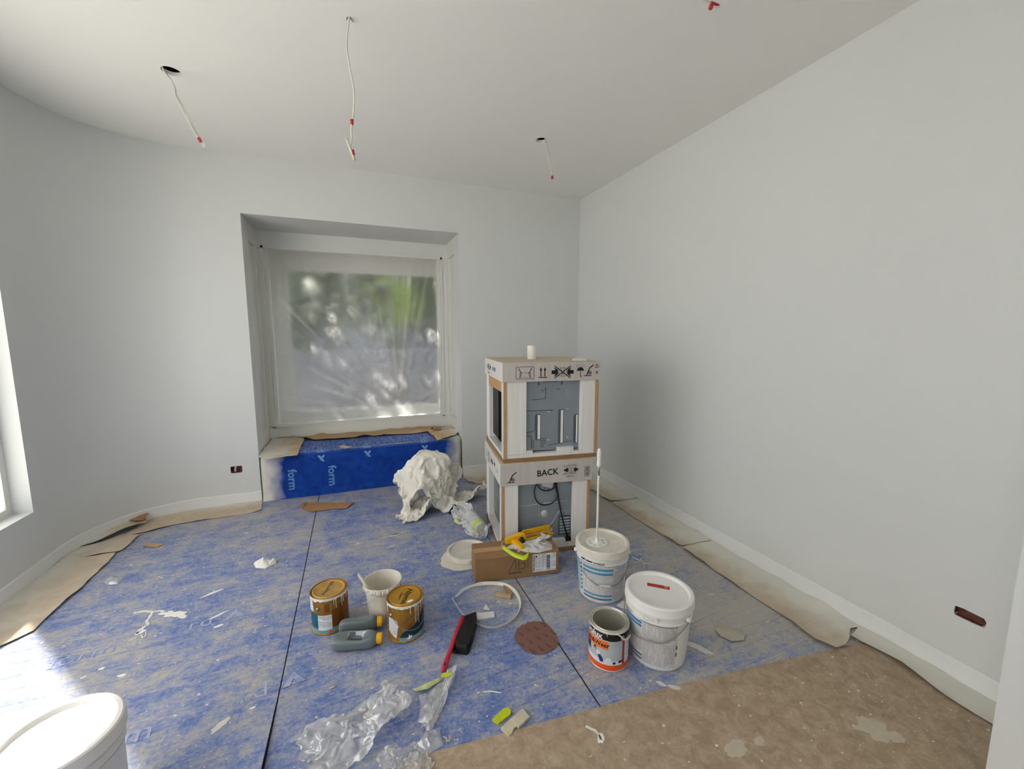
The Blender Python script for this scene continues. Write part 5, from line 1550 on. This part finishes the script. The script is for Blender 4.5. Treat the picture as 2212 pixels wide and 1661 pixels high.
# white open pail
x, y, R, Hh = .092, 2.150, .097, .196
fa = facing(x, y)
t = thing('paint_pail', 'open white pail with a brush handle resting on its rim, between the gold tins', 'pail', (x, y, .006))
rb_ = .074
obj('body', lathe([(0, .004), (rb_ - .004, .003), (rb_, .0), (R - .006, Hh - .030), (R - .001, Hh - .028), (R, Hh - .012), (R + .002, Hh - .002), (R, Hh), (R - .004, Hh - .002), (R - .008, Hh - .03), (rb_ - .003, .04), (0, .036)], 56), 'old_white_plastic', t, True, 40)
bm = bmesh.new()
rr = random.Random(3)
for k in range(26):
    a = rr.uniform(-80, 100); f = cfn(R, fa, .001)
    ln = rr.uniform(.005, .02)
    add_tube(bm, [f(a, Hh - .006), f(a, Hh - .02), f(a, Hh - .02 - ln)], [.003, .003, .0022], 6)
obj('paint_drips', bm, 'paint_white', t, True)
obj('paint_inside', lathe([(0, .040), (.07, .039), (.072, .038)], 32), 'paint_white', t)
obj('handle', tube(smooth_path([cfn(R, fa, .002)(-25, Hh - .03), cfn(R, fa, .012)(-45, Hh - .06), cfn(R, fa, .016)(-66, Hh - .085)], 8), .0016, 6), 'cable_white', t, True)
pb = (-0.025, 2.171)
brs = thing('paint_brush', 'paint-crusted wooden brush handle leaning out of the white pail', 'brush', (0, 0, 0))
p_in = Vector((.080, 2.125, .120)); p_rim = Vector((*(0.009, 2.114), .207)); d_ = Vector((*pb, .245)) - p_rim
obj('handle', tube([tuple(p_rim + d_ * 1.0), tuple(p_rim + d_ * .5), tuple(p_rim), tuple(p_rim.lerp(p_in, .5))], [.0085, .0080, .0075, .0065], 10), 'beige_board', brs, True, 50)
obj('ferrule', tube([tuple(p_rim.lerp(p_in, .45)), tuple(p_rim.lerp(p_in, .8))], .011, 10), 'paint_white_dry', brs, True)
obj('bristles', tube([tuple(p_rim.lerp(p_in, .8)), tuple(p_in)], [.011, .014], 10), 'paint_white_dry', brs, True)

# orange and black tin
x, y, R, Hh = 1.045, 1.463, .089, .192
fa = facing(x, y)
t = thing('open_paint_tin', 'open orange and black paint tin lettered Dulux, beside the stickered bucket', 'paint tin', (x, y, .006))
body = tin(t, R, Hh, 'tin_metal', 'tin_metal', True)
obj('paint_skin', lathe([(0, .06), (.06, .058), (R - .005, .062)], 40), 'tin_inner', t, True)
fn = cfn(R, fa); f2 = cfn(R, fa, .0013); f3 = cfn(R, fa, .0018)
patch('label_black', -180, 180, .148, .180, fn, 'black', body, nu=72, nv=1)
patch('label_orange', -180, 180, .008, .033, fn, 'orange', body, nu=72, nv=1)
pic = patch('label_picture', -90, 43, .033, .148, fn, 'print_grey', body, nu=30)
patch('label_back', 52, 180, .033, .148, fn, 'label_white', body, nu=24)
patch('label_stripe', 43, 52, .033, .148, fn, 'print_red', body, nu=3)
for z in (.07, .10, .12, .135): patch('label_line', 56, 78, z, z + .002, f2, 'grey_print', body, nv=1)
patch('label_white_floor', -75, 43, .034, .054, f2, 'label_white', pic, nv=1)
patch('label_navy', -82, -58, .070, .118, f2, 'print_navy', pic, nv=2)
patch('name_plate', -85, 1, .106, .149, f2, 'orange_light', body, nv=2)
patch('name_plate_edge', -85, 1.5, .147, .150, f3, 'label_white', body, nv=1)
deg = 180 / PI / R
text('lettering', 'Dulux', .038, lambda u, v: f2(u * deg - 78, v), 'label_white', body, 0, .153, 0, cut=.02, bold=.0012)
text('lettering', 'Wash&Wear', .029, lambda u, v: f3(u * deg - 96, v), 'black_print', body, 0, .117, 0, cut=.02, bold=.0006)
# printed sitting figure: head, top, jeans, chair shapes
E_ = lambda cx, cy, rx, ry: [(cx + rx * math.cos(a * PI / 8), cy + ry * math.sin(a * PI / 8)) for a in range(16)]
flat('print_hair', [E_(-39, .100, 4.5, .008)], f3, 'black_print', pic, cut=8)
flat('print_skin', [E_(-36, .096, 3, .006), [(-40, .090), (-34, .092), (-28, .078), (-33, .074), (-38, .078)]], f3, 'print_skin', pic, cut=8)
flat('print_top', [E_(-29, .082, 6, .010)], cfn(R, fa, .0021), 'label_white', pic, cut=8)
flat('print_jeans', [[(-30, .072), (-21, .074), (-14, .060), (-12, .044), (-22, .042), (-27, .058)]], f3, 'print_navy', pic, cut=8)
flat('print_shapes', [rect(14, 22, .040, .050), rect(30, 43, .044, .054)], f3, 'black_print', pic, cut=8)
flat('print_cushion', [E_(2, .056, 9, .014)], f3, 'label_white', pic, cut=8)
patch('small_print', -70, -40, .014, .022, f2, 'orange_light', body, nv=1)
drips(t, R, Hh, fa, [(-4, .012, .0016)], 5, .45)
bail(t, R, fn, 42, (.160,))
obj('handle', tube(smooth_path([cfn(R, fa, .002)(22, Hh - .004), cfn(R, fa, .008)(32, Hh - .014), cfn(R, fa, .010)(42, .158), cfn(R, fa, .010)(58, .150), cfn(R, fa, .008)(80, .142)], 8), .003, 8), 'paint_white', t, True)
tag(sheet('rag', [(x - .055, y - .05), (x + .03, y - .055), (x + .05, y - .01), (x + .015, y + .03), (x - .05, y + .02), (x - .06, y - .02)], crushed(.050, 20, 4, .35, .03), 'cloth_white', None, .012, .006 + .0625), 'crumpled pale rag inside the open orange and black tin', 'rag')

# ================================================================== crushed grey bottles
def bottle(label, loc, rz, L, w, hh, twist, label_on, seed):
    t = thing('grey_bottle', label, 'bottle', loc, rz, 'crushed grey bottles')
    rings = []
    n = 24
    sec = [(0, .55, .5), (.012, .86, .85), (.03, 1, 1), (.09, 1.0, .92), (.16, .94, .82), (L * .62, .98, .94), (L * .80, .95, .96), (L * .88, .80, .85), (L * .93, .52, .62), (L * .955, .40, .52)]
    for x_, a, b in sec:
        ring = []
        for i in range(n):
            an = 2 * PI * i / n
            c, s_ = math.cos(an), math.sin(an)
            px_ = math.copysign(abs(c) ** .55, c) * w / 2 * a
            pz_ = math.copysign(abs(s_) ** .6, s_) * hh / 2 * b
            if pz_ > 0 and .05 < x_ < L * .8: pz_ -= hh * .42 * math.exp(-((px_) / (w * .24)) ** 2) * math.sin(PI * (x_ - .05) / (L * .8))
            tw = twist * x_
            ring.append((x_ + .006 * noise.noise(Vector((px_ * 20, pz_ * 20, seed))), px_ + tw * .2, max(-hh / 2, pz_) + hh / 2 + .004 * noise.noise(Vector((x_ * 20, an, seed)))))
        rings.append(ring)
    bm = bmesh.new()
    add_loft(bm, rings)
    o = obj('body', bm, 'grey_plastic', t, True)
    sb = o.modifiers.new('round', 'SUBSURF'); sb.levels = 1; sb.render_levels = 2
    cz = hh / 2
    cap = obj('cap', lathe([(0, 0), (.020, 0), (.0225, .002), (.0225, .022), (.020, .026), (0, .026)], 32), 'yellow_cap', t, True, 40)
    cap.matrix_local = Matrix.Translation((L * .945, twist * L * .2, cz)) @ Matrix.Rotation(PI / 2, 4, 'Y')
    bm = bmesh.new()
    for k in range(28):
        a = 2 * PI * k / 28
        add_box(bm, -.001, .001, .0222, .0236, .003, .021, M=Matrix.Rotation(a, 4, 'Z'))
    obj('cap_ribs', bm, 'yellow_cap', cap)
    if label_on:
        f = lambda u, v: (u, v, hh * .80 - hh * .42 * math.exp(-(v / (w * .24)) ** 2) * math.sin(PI * (u - .05) / (L * .8)) + .012)
        lb = flat('label', [rect(.075, .17, -.026, .026)], f, 'print_grey', o, cut=.02)
        f2_ = lambda u, v: (f(u, v)[0], f(u, v)[1], f(u, v)[2] + .0012)
        flat('label_dark', [rect(.078, .108, -.024, .024)], f2_, 'steel_dark', lb, cut=.02)
        flat('label_stripe', [rect(.098, .104, -.024, .004)], f2_, 'warn_yellow', lb, cut=.02)
        flat('label_panel', [rect(.140, .166, -.018, .022)], f2_, 'label_white', lb, cut=.02)
        flat('label_marks', [rect(.146, .160, -.008, .012)], lambda u, v: (f(u, v)[0], f(u, v)[1], f(u, v)[2] + .0022), 'grey_print', lb, cut=.02)
    return t
v0, v1 = Vector((-.158, 1.985)), Vector((.062, 1.928))
bottle('crushed grey bottle with label and yellow cap, nearest the camera', (v0.x, v0.y, .006), math.atan2(v1.y - v0.y, v1.x - v0.x), .222, .092, .062, 0, True, 2.0)
v0, v1 = Vector((-.128, 2.052), ), Vector((.062, 2.036))
b2 = bottle('crushed grey bottle with yellow cap lying behind the labelled one', (v0.x, v0.y, .006), math.atan2(v1.y - v0.y, v1.x - v0.x), .192, .046, .085, 0, False, 5.0)

# ================================================================== dust sheet heap
t = thing('dust_sheet', 'heaped cream dust sheet on the floor in front of the window seat', 'cloth', (0, 0, 0))
dm = CLOTH['dust_sheet_shape']
lo_ = [min(v.co[k] for v in dm.vertices) for k in range(3)]; hi_ = [max(v.co[k] for v in dm.vertices) for k in range(3)]
SX, SY, SZ = .62 / (hi_[0] - lo_[0]), .46 / (hi_[1] - lo_[1]), .51 / (hi_[2] - lo_[2])
draped('cloth', 'dust_sheet_shape', 'cloth_white', t, Matrix.Translation((.575, 3.44, .007)) @ Matrix.Diagonal((SX, SY, SZ, 1)) @ Matrix.Translation((-(lo_[0] + hi_[0]) / 2, -(lo_[1] + hi_[1]) / 2, -lo_[2])), .003)
draped('fallen_fold', 'film_shape', 'cloth_white', t, film_at((.45, 3.275, .007), math.radians(12), .36, .17, .17), .002)
draped('fallen_fold', 'film_shape', 'cloth_white', t, film_at((.535, 3.385, .007), math.radians(5), .36, .17, .31), .002)
draped('trailing_corner', 'film_shape', 'cloth_white', t, film_at((.945, 3.49, .007), math.radians(-12), .34, .20, .15), .002)
t = tag(sheet('navy_rag', [(0.681, 3.243), (0.726, 3.354), (0.822, 3.380), (0.845, 3.248), (0.788, 3.183), (0.713, 3.193)], crushed(.06, 12, 8, .5, .04), 'navy_cloth', None, .014, .006), 'dark navy rag between the dust sheet and the plastic film bundle', 'rag')

# ================================================================== plastic bundle by the ovens: roll of masking film
t = thing('masking_film_roll', 'roll of masking film with torn plastic and lime tape left of the ovens', 'plastic roll', (0, 0, 0))
r0_, r1_ = Vector((.815, 3.05, .055)), Vector((.835, 2.78, .058))
obj('roll', tube([tuple(r0_), tuple(r0_.lerp(r1_, .1)), tuple(r0_.lerp(r1_, .9)), tuple(r1_)], [.044, .048, .047, .044], 24), 'film_milky', t, True, 50)
obj('lime_tape', tube([tuple(r0_.lerp(r1_, .74)), tuple(r0_.lerp(r1_, .86))], .0495, 24), 'lime', t, True, 50)
draped('torn_film', 'film_shape', 'film_white', t, film_at((.785, 2.985, .007), math.radians(105), .40, .19, .13))
sheet('torn_film', [(0.507, 3.062), (0.573, 3.104), (0.651, 3.126), (0.678, 3.047), (0.748, 3.054), (0.747, 3.021), (0.671, 3.016), (0.644, 3.094), (0.573, 3.070)], crushed(.03, 20, 7, .2, .02), 'film_thin', t, .010, .006, thick=0)
draped('shreds', 'film_shape', 'film_wrap', t, film_at((.835, 2.78, .007), math.radians(30), .15, .11, .09))
ribbon('lime_tape', [(.735, 3.10, .05), (.70, 3.05, .035), (.735, 3.0, .018)], (.018, .006, .004), 'lime_pale', t)

# ================================================================== smaller things on the floor
# open plastic hoop
hp = [(0.477, 2.108), (0.542, 2.172), (0.611, 2.198), (0.682, 2.195), (0.769, 2.152), (0.807, 2.094), (0.816, 2.022), (0.798, 1.938), (0.749, 1.869), (0.687, 1.829), (0.618, 1.819), (0.559, 1.845), (0.503, 1.907), (0.471, 1.975), (0.458, 2.036), (0.450, 2.068)]
zz = [.030, .018, .012, .010, .010, .010, .010, .010, .010, .010, .010, .012, .018, .030, .040, .046]
P = smooth_path([(a, b, c + .006) for (a, b), c in zip(hp, zz)], 6)
bm = bmesh.new()
rings = []
for i, p in enumerate(P):
    a = P[max(i - 1, 0)]; b = P[min(i + 1, len(P) - 1)]
    d = (b - a).normalized(); nn = Vector((-d.y, d.x, 0)).normalized()
    k = .55 if i < 14 else 1
    rings.append([tuple(p + nn * .0016 * s1 + Vector((0, 0, .0085 * s2 * k)) + nn * .004 * s2) for s1, s2 in ((-1, -1), (1, -1), (1, 1), (-1, 1))])
add_loft(bm, rings)
tag(obj('plastic_hoop', bm, 'hoop_plastic', None, True, 40), 'open hoop of white plastic strip lying on the blue floor', 'plastic strip')
# dust brush
t = thing('dust_brush', 'red-handled dust brush with black bristles on the blue floor', 'brush', (0, 0, 0))
h0, h1 = Vector((*(0.307, 1.643), .016)), Vector((*(0.469, 1.915), .052))
P = [h0.lerp(h1, k) for k in (0, .04, .12, .3, .38, .6, .97, 1)]
obj('handle', tube([tuple(p) for p in P], [.006, .0105, .0115, .0105, .0095, .012, .012, .008], 12), 'brush_red', t, True)
hm = h0.lerp(h1, .10)
obj('hang_hole', xf(xf(lathe([(0, .0005), (.0055, .0005), (.006, -.002)], 16), Matrix.Diagonal((.8, 2.2, 1, 1))), Matrix.Translation(hm + Vector((0, 0, .0112))) @ Matrix.Rotation(-.42, 4, 'Z')), 'sand_print', t)
bpoly = [(0.476, 1.925), (0.545, 1.936), (0.531, 1.874), (0.497, 1.802), (0.448, 1.716), (0.432, 1.707), (0.389, 1.738), (0.397, 1.786), (0.428, 1.839)]
bm = bmesh.new()
cxm = sum(p[0] for p in bpoly) / len(bpoly); cym = sum(p[1] for p in bpoly) / len(bpoly)
add_loft(bm, [[(p[0], p[1], .007) for p in bpoly], [(p[0], p[1], .040) for p in bpoly], [(cxm + (p[0] - cxm) * .86, cym + (p[1] - cym) * .9, .052) for p in bpoly]])
obj('bristle_block', bm, 'bristle', t, True, 40)
bm = bmesh.new()
rr = random.Random(12)
dirv = (h1 - h0).normalized(); side = Vector((dirv.y, -dirv.x, 0)).normalized()
for k in range(900):
    f = rr.uniform(.36, .98)
    base = h0.lerp(h1, f) + Vector((0, 0, rr.uniform(-.022, .004)))
    ln = rr.uniform(.050, .070) * (1 if f < .9 else .9)
    d = (side + dirv * rr.uniform(-.16, .10) + Vector((0, 0, rr.uniform(-.30, .08)))).normalized()
    e = base + d * ln
    e.z = max(e.z, .008)
    up3 = Vector((0, 0, .0009)); sd = dirv * .0009
    a, b_, c_ = bm.verts.new(base + up3), bm.verts.new(base - up3 + sd), bm.verts.new(e)
    bm.faces.new((a, b_, c_))
o = obj('bristles', bm, 'bristle', t); o['kind'] = 'stuff'
# sanding disc
t = tag(sheet('sanding_disc', [(0.688, 1.744), (0.714, 1.779), (0.753, 1.801), (0.767, 1.795), (0.785, 1.806), (0.821, 1.802), (0.870, 1.777), (0.881, 1.720), (0.881, 1.670), (0.870, 1.620), (0.845, 1.599), (0.802, 1.585), (0.760, 1.587), (0.730, 1.598), (0.701, 1.629), (0.685, 1.676), (0.681, 1.714)], lambda x, y, d: .0015 + .003 * max(0, noise.noise(Vector((x * 12, y * 12, 3)))), 'sand_brown', None, .02, .006), 'round brown sanding disc printed on the back, lying on a floor seam', 'sanding disc')
for k, (a, b) in enumerate([(0.840, 1.769), (0.795, 1.757), (0.751, 1.768), (0.706, 1.748), (0.817, 1.700), (0.777, 1.694), (0.728, 1.688), (0.862, 1.699), (0.800, 1.631), (0.758, 1.627), (0.684, 1.684), (0.715, 1.626), (0.848, 1.634)]):
    text('print', 'P180', .017, fp(.0115), 'sand_print', t, a, b, math.radians(-62))
# white tile offcut, cardboard tube halves
tag(obj('plastic_offcut', add_prism(bmesh.new(), [(0.558, 1.965), (0.646, 1.946), (0.638, 1.905), (0.545, 1.913)][::-1], .006, .012), 'label_white'), 'small white plastic strip by the brush head', 'offcut')
t = thing('cardboard_tube', 'crushed half of a cardboard tube lying inside the white hoop', 'tube', (*(0.744, 2.056), .007), math.radians(-38))
bm = bmesh.new()
rings = []
for x_, r_ in ((-.046, .019), (-.02, .020), (.02, .020), (.045, .019)):
    rings.append([(x_, r_ * math.cos(a), r_ * .85 * math.sin(a)) for a in [PI * 1.02 * i / 12 for i in range(13)]] + [(x_, (r_ - .002) * math.cos(a), (r_ - .002) * .85 * math.sin(a)) for a in [PI * 1.02 * i / 12 for i in range(12, -1, -1)]])
add_loft(bm, rings)
obj('shell', bm, 'tube_card', t, True, 40)
tag(sheet('card_scrap', [(0.778, 2.158), (0.809, 2.156), (0.795, 2.048), (0.778, 2.036), (0.772, 2.064), (0.768, 2.130)], paper_h(.012, 3, 9, .0), 'kraft_dark', None, .012, .006), 'flat brown card scrap partly under the cardboard tube', 'card')
for lab_, q in (('small curled white paint flake left of the cardboard tube', (0.695, 2.009)), ('small curled white paint flake right of the cardboard tube', (0.753, 1.971))):
    tag(obj('paint_flake', tube(smooth_path([(q[0] - .008, q[1], .008), (q[0], q[1] + .006, .012), (q[0] + .008, q[1] + .001, .009), (q[0] + .003, q[1] - .006, .008)]), .0025, 6), 'paint_white', None, True), lab_, 'paint flake')
tag(sheet('plaster_crumb', [(0.601, 1.988), (0.619, 2.018), (0.628, 2.021), (0.634, 2.005), (0.632, 1.966)], crushed(.014, 30, 3, .4, .015), 'paint_white_dry', None, .010, .006), 'crumbled white plaster lump behind the brush head', 'plaster')
# foreground plastic
G6 = 'crumpled plastic in the foreground'
pc = (-0.057, 1.497)
tag(draped('plastic_sheet', 'film_shape', 'film_wrap', None, film_at((pc[0], pc[1], .007), math.radians(18), .40, .27, .085)), 'large crumpled clear plastic sheet at the bottom edge of the floor', 'plastic sheet', G6)
pc = (0.106, 1.296)
tag(draped('plastic_sheet', 'film_shape', 'film_wrap', None, film_at((pc[0], pc[1], .007), math.radians(200), .17, .14, .07)), 'small puffed plastic lump beside the edge of the brown board', 'plastic sheet', G6)
t = thing('film_strip', 'twisted white film strip with a lime tape edge in front of the dust brush', 'plastic sheet', (0, 0, 0), 0, G6)
sa, sb_ = Vector((0.353, 1.631)), Vector((0.192, 1.403))
sm_ = (sa + sb_) / 2
draped('strip', 'film_shape', 'film_milky', t, film_at((sm_.x, sm_.y, .007), math.atan2(sa.y - sb_.y, sa.x - sb_.x), (sa - sb_).length * 1.02, .055, .045))
sheet('strip_base', [(0.325, 1.609), (0.343, 1.652), (0.362, 1.673), (0.358, 1.618), (0.341, 1.581), (0.313, 1.554), (0.267, 1.518), (0.238, 1.471), (0.216, 1.399), (0.192, 1.402), (0.201, 1.431), (0.171, 1.452), (0.191, 1.512), (0.192, 1.574), (0.223, 1.568), (0.288, 1.603)], crushed(.030, 24, 6, .3, .03), 'film_wrap', t, .008, .006, thick=0)
sheet('lime_edge', [(0.172, 1.596), (0.182, 1.583), (0.232, 1.576), (0.294, 1.601), (0.290, 1.616), (0.235, 1.608), (0.198, 1.600)], lambda x, y, d: .012 + .018 * min(1, d / .02), 'lime_pale', t, .010, .006)
sheet('lime_edge', [(0.294, 1.599), (0.308, 1.603), (0.341, 1.587), (0.325, 1.575), (0.287, 1.582)], lambda x, y, d: .040, 'lime', t, .010, .006)
sheet('flap', [(0.241, 1.458), (0.264, 1.484), (0.283, 1.503), (0.270, 1.458), (0.246, 1.446), (0.230, 1.448)], crushed(.03, 18, 9, .3, .03), 'film_thin', t, .010, .006, thick=0)
sheet('tail', [(0.192, 1.402), (0.214, 1.399), (0.245, 1.400), (0.243, 1.363), (0.245, 1.328), (0.217, 1.320), (0.186, 1.314), (0.142, 1.353), (0.165, 1.378)], crushed(.045, 26, 2, .25, .04), 'film_wrap', t, .007, .006, thick=0)
sp = thing('sponge_scrap', 'lime-yellow rubber scrap beside the beige board piece', 'scrap', (0, 0, 0))
obj('scrap', xf(add_prism(bmesh.new(), [(0.441, 1.354), (0.501, 1.383), (0.517, 1.379), (0.524, 1.364), (0.516, 1.349), (0.457, 1.329)], .006, .014), Matrix.Identity(4)), 'sponge_lime', sp)
bd_ = thing('board_offcut', 'broken beige board offcut by the edge of the brown floor board', 'offcut', (0, 0, 0))
obj('lower_piece', add_prism(bmesh.new(), [(0.460, 1.308), (0.514, 1.332), (0.527, 1.295), (0.507, 1.291), (0.490, 1.271), (0.478, 1.271)], .0065, .014), 'beige_board', bd_)
obj('upper_piece', add_prism(bmesh.new(), [(0.508, 1.325), (0.566, 1.349), (0.580, 1.307), (0.524, 1.284)], .010, .020), 'beige_board', bd_)
tag(obj('shaving', tube(smooth_path([(*p, .012) for p in [(0.250, 1.354), (0.259, 1.346), (0.259, 1.334), (0.267, 1.332), (0.274, 1.344), (0.271, 1.350)]], 5), .0022, 6), 'beige_board', None, True), 'curled pale shaving right of the plastic film', 'shaving')
# flakes and scraps further off
tag(sheet('plaster_flake', [(1.651, 1.413), (1.721, 1.428), (1.740, 1.390), (1.769, 1.334), (1.724, 1.308), (1.664, 1.324), (1.641, 1.368)], lambda x, y, d: .003 + .010 * min(1, d / .03), 'plaster', None, .02, .006, thick=.004), 'flat grey plaster flake right of the stickered bucket', 'plaster')
tag(sheet('tissue', [(-0.669, 2.954), (-0.624, 3.002), (-0.560, 2.944), (-0.530, 2.955), (-0.532, 2.905), (-0.585, 2.863), (-0.645, 2.892)], crushed(.045, 18, 5, .3, .03), 'tissue', None, .012, .006), 'crumpled white tissue on the left blue board', 'tissue')
tag(sheet('film_scrap', [(-1.472, 3.049), (-1.463, 3.107), (-1.411, 3.081), (-1.390, 3.102), (-1.380, 3.056), (-1.384, 2.997), (-1.434, 3.005)], crushed(.03, 16, 8, .3, .03), 'film_wrap', None, .012, .006, thick=0), 'small clear film scrap near the paper under the left window', 'plastic sheet')
tag(sheet('film_scrap', [(0.477, 3.184), (0.538, 3.241), (0.572, 3.237), (0.560, 3.196), (0.515, 3.170)], crushed(.02, 20, 3, .3, .02), 'film_thin', None, .012, .006, thick=0), 'small clear film scrap in front of the dust sheet', 'plastic sheet')
tag(sheet('paper_scrap', [(1.294, 1.749), (1.352, 1.773), (1.366, 1.752), (1.329, 1.706), (1.312, 1.718)], paper_h(.006, 2, 8), 'label_white', None, .02, .006), 'white paper scrap between the two white buckets and the orange tin', 'paper')
tag(obj('wood_splinter', tube([(*(-0.155, 1.735), .009), (*(-0.129, 1.743), .009)], .003, 6), 'beige_board', None, True), 'thin pale splinter above the foreground plastic', 'splinter')
